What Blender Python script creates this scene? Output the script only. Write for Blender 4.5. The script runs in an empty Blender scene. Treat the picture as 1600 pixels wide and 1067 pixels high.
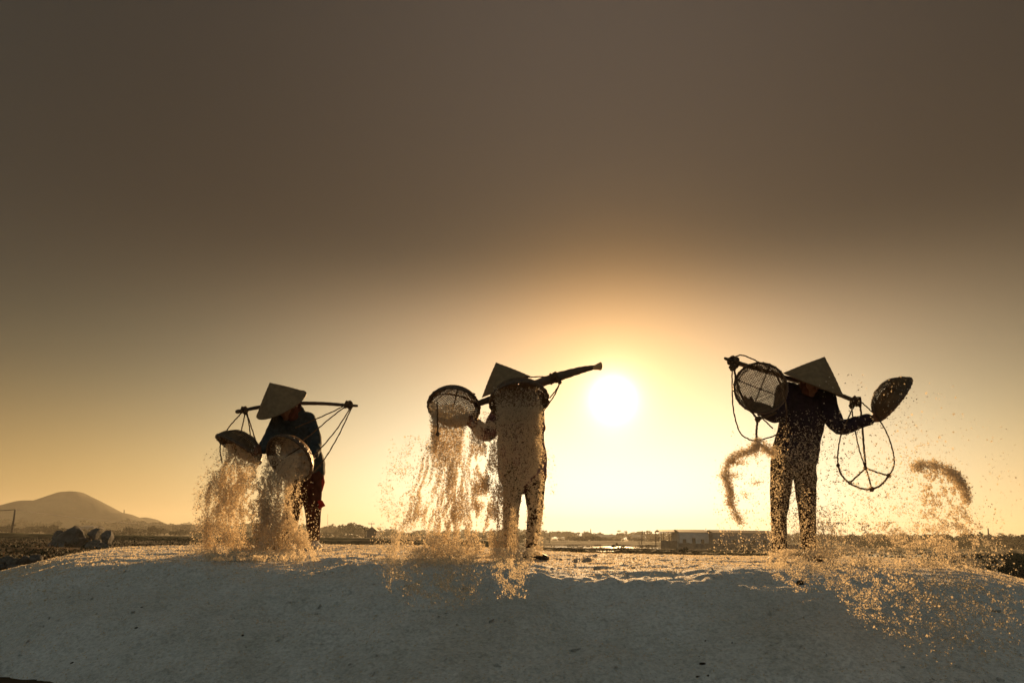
import bpy, math, random
import numpy as np
from mathutils import Vector, Matrix, Quaternion

random.seed(7)
RNG = np.random.default_rng(7)
C = bpy.context.scene.collection
SC = bpy.context.scene

# ------------------------------------------------------------------ camera
W0, H0, F0 = 1600.0, 1067.0, 1067.0
PITCH = math.radians(15.95)
ROLL = math.radians(0.78)
CAMZ = 0.17
cam_d = bpy.data.cameras.new('camera')
cam = bpy.data.objects.new('camera', cam_d)
C.objects.link(cam)
cam_d.sensor_width = 36.0
cam_d.lens = 36.0 * F0 / W0
cam_d.clip_start = 0.05
cam_d.clip_end = 9000
RM = Matrix.Rotation(math.pi / 2 + PITCH, 3, 'X') @ Matrix.Rotation(ROLL, 3, 'Z')
cam.matrix_world = Matrix.Translation((0, 0, CAMZ)) @ RM.to_4x4()
SC.camera = cam


def ray(px, py):
    return RM @ Vector(((px - W0 / 2) / F0, -(py - H0 / 2) / F0, -1.0))


def P(px, py, Y):
    """world point seen at that place of the photograph, Y metres ahead"""
    d = ray(px, py)
    return Vector((0, 0, CAMZ)) + d * (Y / d.y)


def G(px, py, z):
    d = ray(px, py)
    t = (z - CAMZ) / d.z
    return Vector((0, 0, CAMZ)) + d * t


def pxm(Y):
    return Y / F0 * 1.01


# ------------------------------------------------------------------ light
SUN = ray(958, 622).normalized()
SUN_EL = math.asin(SUN.z)
SUN_AZ = math.atan2(SUN.x, SUN.y)
sun_d = bpy.data.lights.new('sun', 'SUN')
sun_d.energy = 5.0
sun_d.angle = math.radians(0.6)
sun_d.color = (1.0, 0.60, 0.26)
sun = bpy.data.objects.new('sun', sun_d)
C.objects.link(sun)
sun.rotation_euler = SUN.to_track_quat('Z', 'Y').to_euler()
sun.location = (0, 0, 30)

world = bpy.data.worlds.new('World')
SC.world = world
world.use_nodes = True
wt = world.node_tree
wt.nodes.clear()


class NT:
    def __init__(s, t):
        s.t = t

    def n(s, typ, **kw):
        nd = s.t.nodes.new(typ)
        for k, v in kw.items():
            setattr(nd, k, v)
        return nd

    def m(s, op, a, b=None, c=None):
        nd = s.n('ShaderNodeMath', operation=op)
        for i, v in enumerate((a, b, c)):
            if v is None:
                continue
            if isinstance(v, (int, float)):
                nd.inputs[i].default_value = v
            else:
                s.t.links.new(v, nd.inputs[i])
        return nd.outputs[0]

    def v(s, op, a, b=None, sc=None):
        nd = s.n('ShaderNodeVectorMath', operation=op)
        for i, v in enumerate((a, b)):
            if v is None:
                continue
            if isinstance(v, (tuple, list, Vector)):
                nd.inputs[i].default_value = tuple(v)
            else:
                s.t.links.new(v, nd.inputs[i])
        if sc is not None:
            if isinstance(sc, (int, float)):
                nd.inputs['Scale'].default_value = sc
            else:
                s.t.links.new(sc, nd.inputs['Scale'])
        return nd.outputs['Value'] if op == 'DOT_PRODUCT' else nd.outputs[0]


w = NT(wt)
tc = w.n('ShaderNodeTexCoord')
dirv = tc.outputs['Generated']
sepx = w.n('ShaderNodeSeparateXYZ')
wt.links.new(dirv, sepx.inputs[0])
el = w.m('MAXIMUM', sepx.outputs['Z'], 0.0)                   # sine of elevation
cs = w.v('DOT_PRODUCT', dirv, tuple(SUN))
th = w.m('MULTIPLY', w.m('ARCCOSINE', w.m('MINIMUM', w.m('MAXIMUM', cs, -1.0), 1.0)), 57.2958)   # degrees from the sun


def wexp(x, k):
    return w.m('EXPONENT', w.m('MULTIPLY', x, -1.0 / k))


sky = w.n('ShaderNodeTexSky')
sky.sky_type = 'NISHITA'
sky.sun_disc = False
sky.sun_elevation = SUN_EL
sky.sun_rotation = SUN_AZ
sky.altitude = 0
sky.air_density = 1.2
sky.dust_density = 3.0
sky.ozone_density = 1.0
SKY_K = 0.042
acc = w.v('MULTIPLY', sky.outputs[0], (0.05, 0.045, 0.045))


def add(col, fac):
    global acc
    acc = w.v('ADD', acc, w.v('SCALE', col, None, fac))


# dusty air of a low sun: a brown veil, a gold band above the horizon, the aureole
toward = w.m('MULTIPLY_ADD', cs, 0.5, 0.5)


def fall(x, a, p):
    return w.m('EXPONENT', w.m('MULTIPLY', w.m('POWER', w.m('DIVIDE', x, a), p), -1.0))


def mul(a, b):
    return w.m('MULTIPLY', a, b)


GLOW = [
    ((0.22, 0.17, 0.12), w.m('POWER', toward, 7.0)),
    ((9.3, 7.2, 5.8), mul(w.m('POWER', el, 4.0), w.m('POWER', toward, 14.0))),
    ((3.9, 4.6, 4.15), w.m('POWER', w.m('SUBTRACT', 1.0, toward), 1.8)),
    ((11.2, 6.6, 3.3), mul(fall(el, 0.33, 6.0), fall(th, 22.0, 2.0))),
    ((3.0, 4.5, 3.4), mul(fall(el, 0.25, 3.0), fall(th, 34.0, 2.0))),
    ((13.4, 7.3, 1.4), mul(fall(el, 0.14, 2.0), fall(th, 50.0, 2.0))),
    ((1.0, 7.0, 9.5), mul(fall(el, 0.14, 2.0), fall(th, 22.0, 2.5))),
    ((6.3, 2.5, 0.1), fall(th, 9.0, 2.0)),
    ((5.0, 2.4, 0.4), fall(th, 4.2, 2.0)),
    ((8.0, 7.0, 6.0), fall(th, 2.7, 2.0)),
    ((40.0, 36.0, 30.0), fall(th, 1.3, 2.0)),
]
for colr, fac in GLOW:
    add(colr, fac)
bg = w.n('ShaderNodeBackground')
bg.inputs['Strength'].default_value = SKY_K
wt.links.new(acc, bg.inputs['Color'])
wo = w.n('ShaderNodeOutputWorld')
wt.links.new(bg.outputs[0], wo.inputs['Surface'])

vs = SC.view_settings
vs.view_transform = 'Standard'
vs.look = 'None'
vs.gamma = 1.0
vs.use_curve_mapping = False
vs.exposure = 0.75
SC.render.engine = 'CYCLES'
cy = SC.cycles
cy.max_bounces = 8
cy.diffuse_bounces = 4
cy.glossy_bounces = 3
cy.transmission_bounces = 5
cy.volume_bounces = 0
cy.transparent_max_bounces = 8
cy.caustics_reflective = False
cy.caustics_refractive = False
cy.sample_clamp_indirect = 6.0
cy.use_denoising = True
cy.denoising_prefilter = 'ACCURATE'


# ------------------------------------------------------------------ helpers
def tag(o, label=None, cat=None, group=None, kind=None):
    if label:
        o['label'] = label
    if cat:
        o['category'] = cat
    if group:
        o['group'] = group
    if kind:
        o['kind'] = kind
    return o


def mesh_np(name, V, Fc, smooth=False):
    V = np.asarray(V, dtype=np.float32)
    Fc = np.asarray(Fc, dtype=np.int32)
    me = bpy.data.meshes.new(name)
    k = Fc.shape[1]
    me.vertices.add(len(V))
    me.vertices.foreach_set('co', V.ravel())
    me.loops.add(Fc.size)
    me.loops.foreach_set('vertex_index', Fc.ravel())
    me.polygons.add(len(Fc))
    me.polygons.foreach_set('loop_start', np.arange(0, Fc.size, k, dtype=np.int32))
    if smooth:
        me.polygons.foreach_set('use_smooth', np.ones(len(Fc), dtype=bool))
    me.update(calc_edges=True)
    me.validate()
    return me


class MB:
    """collects verts and polygons of any size for one mesh"""
    def __init__(s):
        s.V = []
        s.F = []

    def add(s, V, Fc):
        o = len(s.V)
        s.V.extend([tuple(v) for v in V])
        s.F.extend([tuple(i + o for i in f) for f in Fc])
        return s

    def mesh(s, name, smooth=False):
        me = bpy.data.meshes.new(name)
        me.from_pydata(s.V, [], s.F)
        if smooth:
            me.polygons.foreach_set('use_smooth', np.ones(len(me.polygons), dtype=bool))
        me.update()
        return me

    def build(s, name, mat, parent=None, smooth=False):
        return link(name, s.mesh(name, smooth), mat, parent)

    def box(s, c, size, rot=None):
        R = rot if rot is not None else Matrix.Identity(3)
        hx, hy, hz = size[0] / 2, size[1] / 2, size[2] / 2
        V = [Vector(c) + R @ Vector((sx * hx, sy * hy, sz * hz)) for sz in (-1, 1) for sx, sy in ((-1, -1), (1, -1), (1, 1), (-1, 1))]
        return s.add(V, [(3, 2, 1, 0), (4, 5, 6, 7), (0, 1, 5, 4), (1, 2, 6, 5), (2, 3, 7, 6), (3, 0, 4, 7)])

    def tube(s, pts, rad, seg=12, caps=True, up=None, round_caps=True):
        V, Fc = tube_geo(pts, rad, seg, up, round_caps)
        return s.add(V, Fc)


def tube_geo(pts, rad, seg=12, up=None, round_caps=True):
    pts = [Vector(p) for p in pts]
    n = len(pts)
    if not isinstance(rad, (list, tuple)):
        rad = [rad] * n
    rad = [(r, r) if not isinstance(r, (tuple, list)) else r for r in rad]
    ref = Vector(up) if up is not None else None
    rings = []
    T = []
    for i in range(n):
        t = (pts[min(i + 1, n - 1)] - pts[max(i - 1, 0)])
        T.append(t.normalized() if t.length > 1e-9 else Vector((0, 0, 1)))
    prev = None
    frames = []
    for i in range(n):
        t = T[i]
        if ref is not None:
            u = ref - t * ref.dot(t)
        elif prev is not None:
            u = prev - t * prev.dot(t)
        else:
            u = Vector((0, 0, 1)) - t * t.z
            if u.length < 0.1:
                u = Vector((1, 0, 0)) - t * t.x
        u.normalize()
        prev = u
        frames.append((u, t.cross(u)))

    def ring(c, u, v, ra, rb):
        return [c + u * (math.cos(2 * math.pi * k / seg) * ra) + v * (math.sin(2 * math.pi * k / seg) * rb) for k in range(seg)]
    if round_caps:
        for a in (80, 55, 28):
            a = math.radians(a)
            rings.append(ring(pts[0] - T[0] * math.sin(a) * min(rad[0]), *frames[0], rad[0][0] * math.cos(a), rad[0][1] * math.cos(a)))
    for i in range(n):
        rings.append(ring(pts[i], *frames[i], *rad[i]))
    if round_caps:
        for a in (28, 55, 80):
            a = math.radians(a)
            rings.append(ring(pts[-1] + T[-1] * math.sin(a) * min(rad[-1]), *frames[-1], rad[-1][0] * math.cos(a), rad[-1][1] * math.cos(a)))
    V = [p for r in rings for p in r]
    Fc = []
    for i in range(len(rings) - 1):
        for k in range(seg):
            a, b = i * seg + k, i * seg + (k + 1) % seg
            Fc.append((a, b, b + seg, a + seg))
    Fc.append(tuple(reversed(range(seg))))
    Fc.append(tuple(range((len(rings) - 1) * seg, len(rings) * seg)))
    return V, Fc


def curve(pts, n=8):
    """Catmull-Rom through the points"""
    P_ = [Vector(p) for p in pts]
    if len(P_) < 3:
        return [P_[0].lerp(P_[-1], i / n) for i in range(n + 1)]
    Q = [P_[0] * 2 - P_[1]] + P_ + [P_[-1] * 2 - P_[-2]]
    out = []
    for i in range(1, len(Q) - 2):
        a, b, c, d = Q[i - 1:i + 3]
        for k in range(n):
            t = k / n
            out.append(0.5 * ((2 * b) + (c - a) * t + (2 * a - 5 * b + 4 * c - d) * t * t + (3 * b - a - 3 * c + d) * t ** 3))
    out.append(P_[-1].copy())
    return out


def lerp_list(vals, n):
    """n values interpolated along a list of numbers or pairs"""
    a = np.array([v if isinstance(v, (tuple, list)) else (v, v) for v in vals], dtype=float)
    x = np.linspace(0, len(a) - 1, n)
    return [tuple(np.interp(xx, range(len(a)), a[:, j]) for j in (0, 1)) for xx in x]


def link(name, me, mat, parent=None):
    o = bpy.data.objects.new(name, me)
    if mat is not None and not me.materials:
        me.materials.append(mat)
    C.objects.link(o)
    if parent is not None:
        o.parent = parent
        o.matrix_parent_inverse = Matrix.Translation(-parent.location) if parent.rotation_euler[:] == (0, 0, 0) else Matrix.Identity(4)
    return o


def empty(name, loc, label, cat, group=None):
    o = bpy.data.objects.new(name, None)
    o.location = loc
    o.empty_display_size = 0.2
    C.objects.link(o)
    return tag(o, label, cat, group)


# value noise, vectorised
_T = RNG.random((256, 256)).astype(np.float64)
_T3 = RNG.random((64, 64, 64))


def vn2(x, y):
    xi, yi = np.floor(x).astype(int), np.floor(y).astype(int)
    fx, fy = x - xi, y - yi
    fx, fy = fx * fx * (3 - 2 * fx), fy * fy * (3 - 2 * fy)
    a, b = _T[xi & 255, yi & 255], _T[(xi + 1) & 255, yi & 255]
    c, d = _T[xi & 255, (yi + 1) & 255], _T[(xi + 1) & 255, (yi + 1) & 255]
    return (a * (1 - fx) + b * fx) * (1 - fy) + (c * (1 - fx) + d * fx) * fy * 1.0 - 0.5


def fbm2(x, y, o=4, g=0.5):
    s, a, tot = 0, 1.0, 0
    for i in range(o):
        s = s + a * vn2(x * 2 ** i + 17.3 * i, y * 2 ** i + 9.1 * i)
        a *= g
    return s


def vn3(p):
    i = np.floor(p).astype(int)
    f = p - i
    f = f * f * (3 - 2 * f)
    r = 0
    for dx in (0, 1):
        for dy in (0, 1):
            for dz in (0, 1):
                wgt = (f[:, 0] if dx else 1 - f[:, 0]) * (f[:, 1] if dy else 1 - f[:, 1]) * (f[:, 2] if dz else 1 - f[:, 2])
                r = r + wgt * _T3[(i[:, 0] + dx) & 63, (i[:, 1] + dy) & 63, (i[:, 2] + dz) & 63]
    return r - 0.5


def fbm3(p, o=3):
    s, a = 0, 1.0
    for i in range(o):
        s = s + a * vn3(p * 2 ** i + 11.7 * i)
        a *= 0.5
    return s


# ------------------------------------------------------------------ materials
def mat(name, base, rough=0.8, var=0.25, scale=8.0, bump=0.3, bscale=None, spec=0.3, base2=None, stretch=(1, 1, 1), bdist=0.01, coord='Object'):
    m = bpy.data.materials.new(name)
    m.use_nodes = True
    t = NT(m.node_tree)
    b = m.node_tree.nodes['Principled BSDF']
    b.inputs['Roughness'].default_value = rough
    b.inputs['Specular IOR Level'].default_value = spec
    tcn = t.n('ShaderNodeTexCoord')
    mp = t.n('ShaderNodeMapping')
    mp.inputs['Scale'].default_value = stretch
    t.t.links.new(tcn.outputs[coord], mp.inputs[0])
    nz = t.n('ShaderNodeTexNoise')
    nz.inputs['Scale'].default_value = scale
    nz.inputs['Detail'].default_value = 6
    t.t.links.new(mp.outputs[0], nz.inputs['Vector'])
    cr = t.n('ShaderNodeValToRGB')
    c1 = [c * (1 - var) for c in base]
    c2 = [min(1, c * (1 + var)) for c in (base2 or base)]
    cr.color_ramp.elements[0].color = (*c1, 1)
    cr.color_ramp.elements[1].color = (*c2, 1)
    cr.color_ramp.elements[0].position = 0.35
    cr.color_ramp.elements[1].position = 0.65
    t.t.links.new(nz.outputs['Fac'], cr.inputs[0])
    t.t.links.new(cr.outputs[0], b.inputs['Base Color'])
    if bump:
        n2 = t.n('ShaderNodeTexNoise')
        n2.inputs['Scale'].default_value = bscale or scale * 3
        n2.inputs['Detail'].default_value = 5
        t.t.links.new(mp.outputs[0], n2.inputs['Vector'])
        bp = t.n('ShaderNodeBump')
        bp.inputs['Strength'].default_value = bump
        bp.inputs['Distance'].default_value = bdist
        t.t.links.new(n2.outputs['Fac'], bp.inputs['Height'])
        t.t.links.new(bp.outputs[0], b.inputs['Normal'])
    return m


M = {}
M['jacket_blue'] = mat('blue_cotton', (0.034, 0.044, 0.050), 0.9, 0.3, 30, 0.4, 220, 0.1, bdist=0.002)
M['jacket_dark'] = mat('dark_violet_cotton', (0.026, 0.018, 0.026), 0.9, 0.3, 30, 0.4, 220, 0.1, bdist=0.002)
M['jacket_print'] = mat('brown_print_cotton', (0.05, 0.03, 0.028), 0.9, 0.2, 14, 0.4, 220, 0.1, base2=(0.22, 0.12, 0.12), bdist=0.002)
M['trouser_brown'] = mat('dark_brown_trouser_cloth', (0.035, 0.018, 0.012), 0.9, 0.3, 20, 0.4, 200, 0.1, bdist=0.002)
M['trouser_red'] = mat('dark_red_trouser_cloth', (0.060, 0.020, 0.012), 0.9, 0.35, 16, 0.4, 200, 0.1, bdist=0.002)
M['patch'] = mat('red_patch_cloth', (0.30, 0.03, 0.02), 0.8, 0.15, 30, 0.2, 200, 0.1)
M['skin'] = mat('tanned_skin', (0.16, 0.075, 0.045), 0.6, 0.12, 20, 0.2, 120, 0.3, bdist=0.002)
M['hair'] = mat('black_hair', (0.012, 0.01, 0.009), 0.6, 0.2, 40, 0.5, 150, 0.3)
M['eye'] = mat('eye_dark', (0.02, 0.015, 0.012), 0.3, 0.1, 40, 0, None, 0.5)
M['scarf'] = mat('brown_red_scarf_cloth', (0.09, 0.035, 0.025), 0.9, 0.3, 18, 0.4, 150, 0.1)
M['hat'] = mat('palm_leaf_hat', (0.21, 0.135, 0.07), 0.7, 0.15, 25, 0.5, 90, 0.25, bdist=0.002)
M['white_shoe'] = mat('pale_shoe', (0.7, 0.66, 0.6), 0.6, 0.1, 30, 0.2, 100, 0.3)
M['dark_shoe'] = mat('dark_shoe', (0.03, 0.022, 0.018), 0.6, 0.2, 30, 0.2, 100, 0.3)
M['bamboo'] = mat('brown_bamboo', (0.085, 0.045, 0.022), 0.45, 0.35, 9, 0.3, 40, 0.5, stretch=(1, 1, 1))
M['weave'] = mat('bamboo_strip', (0.13, 0.075, 0.035), 0.6, 0.4, 14, 0.3, 120, 0.3)
M['rope'] = mat('brown_rope', (0.10, 0.055, 0.028), 0.8, 0.35, 40, 0.8, 260, 0.2, bdist=0.003)
M['rock'] = mat('grey_rock', (0.11, 0.105, 0.098), 0.9, 0.35, 2.2, 0.8, 9, 0.2, bdist=0.05)
M['clod'] = mat('grey_salt_clod', (0.42, 0.38, 0.33), 0.8, 0.25, 20, 0.8, 90, 0.3)
M['load'] = mat('tan_salt_load', (0.46, 0.39, 0.31), 0.9, 0.25, 30, 1.0, 120, 0.2, bdist=0.01)  # basket salt, tanner and darker than the salt of the heap
M['debris'] = mat('dark_debris', (0.035, 0.027, 0.02), 0.9, 0.4, 30, 0.5, 90, 0.2)
M['bank'] = mat('dark_earth', (0.05, 0.038, 0.022), 0.95, 0.4, 0.8, 0.8, 4, 0.1, base2=(0.075, 0.062, 0.030), bdist=0.1)
M['bank_green'] = mat('dark_grass_bank', (0.035, 0.042, 0.016), 0.95, 0.4, 0.5, 0.8, 4, 0.1, base2=(0.06, 0.06, 0.025), bdist=0.1)
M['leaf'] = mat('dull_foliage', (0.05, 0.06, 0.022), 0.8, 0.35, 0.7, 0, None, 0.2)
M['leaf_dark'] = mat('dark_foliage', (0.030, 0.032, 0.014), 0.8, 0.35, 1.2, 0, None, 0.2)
M['sunlit_tip'] = mat('bamboo_painted_sunlit', (0.5, 0.30, 0.13), 0.5, 0.2, 20, 0.2, 60, 0.4)  # bamboo painted paler so the pole tip looks lit by the sun
M['straw'] = mat('dry_straw', (0.13, 0.075, 0.035), 0.9, 0.4, 3, 0, None, 0.1)
M['bark'] = mat('bark', (0.07, 0.05, 0.035), 0.9, 0.3, 6, 0.6, 20, 0.1)
M['hill'] = mat('hill_scrub', (0.09, 0.085, 0.05), 0.95, 0.3, 0.02, 0.6, 0.12, 0.1, base2=(0.12, 0.105, 0.065), bdist=2.0)
M['wall'] = mat('weathered_wall', (0.20, 0.19, 0.185), 0.9, 0.2, 1.5, 0.3, 12, 0.2)
M['pale_wall'] = mat('pale_rendered_wall', (0.46, 0.45, 0.44), 0.9, 0.15, 1.5, 0.3, 12, 0.2)
M['wall2'] = mat('weathered_board', (0.13, 0.115, 0.10), 0.9, 0.25, 2.5, 0.4, 14, 0.2)
M['roof'] = mat('rusty_sheet', (0.12, 0.085, 0.06), 0.6, 0.3, 2.0, 0.3, 12, 0.4)
M['paleroof'] = mat('pale_sheet', (0.5, 0.47, 0.42), 0.5, 0.15, 2.0, 0.1, 12, 0.5)
M['dark'] = mat('dark_opening', (0.02, 0.018, 0.016), 0.7, 0.2, 3, 0, None, 0.4)
M['pole'] = mat('grey_pole_wood', (0.09, 0.075, 0.06), 0.85, 0.3, 3, 0.4, 30, 0.2)
M['wire'] = mat('wire_black', (0.04, 0.035, 0.03), 0.6, 0.1, 3, 0, None, 0.3)
M['stick'] = mat('pale_stick_wood', (0.55, 0.5, 0.4), 0.7, 0.15, 20, 0.3, 60, 0.2)


def salt_material():
    m = bpy.data.materials.new('heaped_salt')
    m.use_nodes = True
    t = NT(m.node_tree)
    b = m.node_tree.nodes['Principled BSDF']
    b.inputs['Roughness'].default_value = 0.62
    b.inputs['Specular IOR Level'].default_value = 0.5
    b.inputs['Sheen Weight'].default_value = 1.0
    b.inputs['Sheen Roughness'].default_value = 0.5
    tcn = t.n('ShaderNodeTexCoord')
    L = m.node_tree.links.new

    def noise(scale, det=6, stretch=None, rough=0.6):
        nz = t.n('ShaderNodeTexNoise')
        nz.inputs['Scale'].default_value = scale
        nz.inputs['Detail'].default_value = det
        nz.inputs['Roughness'].default_value = rough
        if stretch:
            mp = t.n('ShaderNodeMapping')
            mp.inputs['Scale'].default_value = stretch
            mp.inputs['Rotation'].default_value = (0, 0, 0.35)
            L(tcn.outputs['Object'], mp.inputs[0])
            L(mp.outputs[0], nz.inputs['Vector'])
        else:
            L(tcn.outputs['Object'], nz.inputs['Vector'])
        return nz.outputs['Fac']
    big = noise(1.3, 5)
    mid = noise(7, 7, (1, 0.35, 1))
    cr = t.n('ShaderNodeValToRGB')
    e = cr.color_ramp.elements
    e[0].position, e[0].color = 0.36, (0.50, 0.48, 0.43, 1)
    e[1].position, e[1].color = 0.60, (0.78, 0.77, 0.76, 1)
    L(t.m('ADD', t.m('MULTIPLY', big, 0.6), t.m('MULTIPLY', mid, 0.4)), cr.inputs[0])
    # scattered dirt grains
    vor = t.n('ShaderNodeTexVoronoi')
    vor.inputs['Scale'].default_value = 26
    L(tcn.outputs['Object'], vor.inputs['Vector'])
    spot = t.m('LESS_THAN', vor.outputs['Distance'], t.m('MULTIPLY', t.m('SUBTRACT', noise(2.1, 4), 0.50), 1.1))
    mix = t.n('ShaderNodeMix', data_type='RGBA')
    L(t.m('MULTIPLY', spot, 0.4), mix.inputs[0])
    L(cr.outputs[0], mix.inputs[6])
    mix.inputs[7].default_value = (0.22, 0.17, 0.11, 1)
    fine = t.n('ShaderNodeMix', data_type='RGBA', blend_type='MULTIPLY')
    fine.inputs[0].default_value = 1.0
    fr = t.n('ShaderNodeValToRGB')
    fr.color_ramp.elements[0].position, fr.color_ramp.elements[0].color = 0.3, (0.42, 0.42, 0.42, 1)
    fr.color_ramp.elements[1].position, fr.color_ramp.elements[1].color = 0.62, (1, 1, 1, 1)
    L(noise(48, 5), fr.inputs[0])
    L(mix.outputs[2], fine.inputs[6])
    L(fr.outputs[0], fine.inputs[7])
    L(fine.outputs[2], b.inputs['Base Color'])
    bp = t.n('ShaderNodeBump')
    bp.inputs['Strength'].default_value = 1.0
    bp.inputs['Distance'].default_value = 0.02
    L(t.m('ADD', t.m('MULTIPLY', noise(60, 5), 0.7), t.m('MULTIPLY', noise(190, 3), 0.35)), bp.inputs['Height'])
    L(bp.outputs[0], b.inputs['Normal'])
    return m


def grain_material():
    """salt flakes: milky, they let low sun shine through"""
    m = bpy.data.materials.new('salt_crystals')
    m.use_nodes = True
    t = NT(m.node_tree)
    m.node_tree.nodes.clear()
    L = m.node_tree.links.new
    d = t.n('ShaderNodeBsdfDiffuse')
    d.inputs['Color'].default_value = (0.58, 0.52, 0.44, 1)
    r = t.n('ShaderNodeBsdfTranslucent')
    r.inputs['Color'].default_value = (0.95, 0.78, 0.52, 1)
    mx = t.n('ShaderNodeMixShader')
    mx.inputs[0].default_value = 0.46
    L(d.outputs[0], mx.inputs[1])
    L(r.outputs[0], mx.inputs[2])
    tr = t.n('ShaderNodeBsdfTransparent')
    m2 = t.n('ShaderNodeMixShader')
    m2.inputs[0].default_value = 0.10
    L(mx.outputs[0], m2.inputs[1])
    L(tr.outputs[0], m2.inputs[2])
    o = t.n('ShaderNodeOutputMaterial')
    L(m2.outputs[0], o.inputs['Surface'])
    return m


def ground_material():
    m = bpy.data.materials.new('field_earth')
    m.use_nodes = True
    t = NT(m.node_tree)
    b = m.node_tree.nodes['Principled BSDF']
    b.inputs['Roughness'].default_value = 0.95
    b.inputs['Specular IOR Level'].default_value = 0.15
    L = m.node_tree.links.new
    tcn = t.n('ShaderNodeTexCoord')

    def noise(scale, stretch=(1, 1, 1)):
        mp = t.n('ShaderNodeMapping')
        mp.inputs['Scale'].default_value = stretch
        L(tcn.outputs['Object'], mp.inputs[0])
        nz = t.n('ShaderNodeTexNoise')
        nz.inputs['Scale'].default_value = scale
        nz.inputs['Detail'].default_value = 7
        L(mp.outputs[0], nz.inputs['Vector'])
        return nz.outputs['Fac']
    cr = t.n('ShaderNodeValToRGB')
    e = cr.color_ramp.elements
    e[0].position, e[0].color = 0.38, (0.016, 0.015, 0.008, 1)
    e[1].position, e[1].color = 0.66, (0.105, 0.060, 0.030, 1)
    k = cr.color_ramp.elements.new(0.5)
    k.color = (0.040, 0.030, 0.016, 1)
    L(t.m('ADD', t.m('MULTIPLY', noise(0.5, (0.14, 1, 1)), 0.7), t.m('MULTIPLY', noise(3.0), 0.3)), cr.inputs[0])
    L(cr.outputs[0], b.inputs['Base Color'])
    bp = t.n('ShaderNodeBump')
    bp.inputs['Strength'].default_value = 0.9
    bp.inputs['Distance'].default_value = 0.08
    L(noise(5.0), bp.inputs['Height'])
    L(bp.outputs[0], b.inputs['Normal'])
    return m


def water_material():
    m = mat('still_water', (0.05, 0.045, 0.035), 0.08, 0.1, 1, 0.15, 1.5, 0.8, bdist=0.02)
    return m


M['salt'] = salt_material()
M['grain'] = grain_material()
M['ground'] = ground_material()
M['water'] = water_material()

# ------------------------------------------------------------------ terrain
GZ = -1.6                        # level of the salt fields
NEARZ = -0.60                    # level of the working ground round the heap


def terrain_z(x, y):
    lft = np.clip((-0.10 - x / np.maximum(y, 1.0)) / 0.22, 0, 1) * (y > 1)
    lft = lft * lft * (3 - 2 * lft)
    t = np.clip((y - 20.0 - 44 * lft) / 34.0, 0, 1)
    t = t * t * (3 - 2 * t)
    z = NEARZ * (1 - t) + GZ * t
    near = np.exp(-np.clip(np.abs(y) - 36, 0, None) / 30.0)
    furrow = fbm2(x * 0.10, y * 0.45, 4) * 0.34 + fbm2(x * 0.9, y * 1.3, 3) * 0.10
    calm = 1 - np.exp(-np.clip(np.hypot(x, (y - 3)) - 1.0, 0, None) / 6.0)
    return z + furrow * near * calm


def build_ground():
    n = 420
    u = np.linspace(-1, 1, n)
    ax = np.sinh(u * 8.2) / math.sinh(8.2) * 1900
    ay = np.sinh(u * 8.2) / math.sinh(8.2) * 1900 + 12
    X, Y = np.meshgrid(ax, ay)
    Z = terrain_z(X, Y)
    V = np.stack([X, Y, Z], -1).reshape(-1, 3)
    i = np.arange(n * n).reshape(n, n)
    Fc = np.stack([i[:-1, :-1], i[:-1, 1:], i[1:, 1:], i[1:, :-1]], -1).reshape(-1, 4)
    o = link('ground', mesh_np('ground', V, Fc, True), M['ground'])
    tag(o, 'brown and olive field ground reaching to the horizon', kind='structure')


build_ground()

# skyline of the heap as the photograph shows it (px, row)
SKYL = [(-500, 1010), (-250, 945), (-100, 915), (0, 892), (60, 877), (130, 861), (180, 855), (300, 852), (500, 850.5), (620, 851.5), (720, 854),
        (800, 858), (900, 863), (1000, 866), (1100, 868), (1200, 869.5), (1300, 869), (1400, 871), (1450, 874), (1500, 881), (1600, 904), (1700, 935), (2000, 1040)]
YR = 7.2
_sk = [P(px, r, YR) for px, r in SKYL]
SKX = np.array([p.x for p in _sk])
SKZ = np.array([p.z for p in _sk])
PRY = np.array([2.0, 2.8, 3.3, 3.6, 3.9, 4.2, 4.45, 4.65, 4.85, 5.1, 5.5, 7.2, 7.8, 8.6, 9.6, 10.6, 12, 14])
PRZ = np.array([-1.5, -0.9, -0.615, -0.485, -0.355, -0.23, -0.135, -0.07, -0.025, 0, 0, 0, -0.02, -0.12, -0.32, -0.58, -1.0, -1.6])


def smooth_interp(x, xp, fp, s):
    g = np.linspace(xp[0], xp[-1], 1200)
    v = np.interp(g, xp, fp)
    k = max(1, int(s / (g[1] - g[0])))
    kern = np.hanning(2 * k + 3)[1:-1]
    kern /= kern.sum()
    vp = np.pad(v, (k, k), mode='edge')
    return np.interp(x, g, np.convolve(vp, kern, mode='valid')[:len(g)])


def mound_base(x, y):
    warp = 0.30 * vn2(x * 0.55 + 3.3, x * 0 + 1.7) + 0.14 * vn2(x * 1.7, x * 0 + 8.1)
    w_ = np.clip((6.0 - y) / 1.5, 0, 1)
    tilt = np.interp(x, [-4, -2, 0, 0.5, 1.5, 3], [0.03, 0.055, 0.050, 0.045, 0.008, 0.015]) * np.clip(7.2 - np.maximum(y, 5.8), 0, None)
    ys = np.clip(y, 3.0, YR) / YR
    ys = 1 - (1 - ys) * 0.85                                # the heap narrows toward its rounded near end
    rz = smooth_interp(x / ys, SKX, SKZ, 0.45)
    near = np.interp(x, [-3.2, -1.5, 0, 1.5, 3], [-0.45, -0.10, 0.18, 0.45, 0.5]) * np.clip((7.0 - y) / 1.5, 0, 1)
    return rz - tilt + smooth_interp(y + warp * w_ + near, PRY, PRZ, 0.25)


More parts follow.
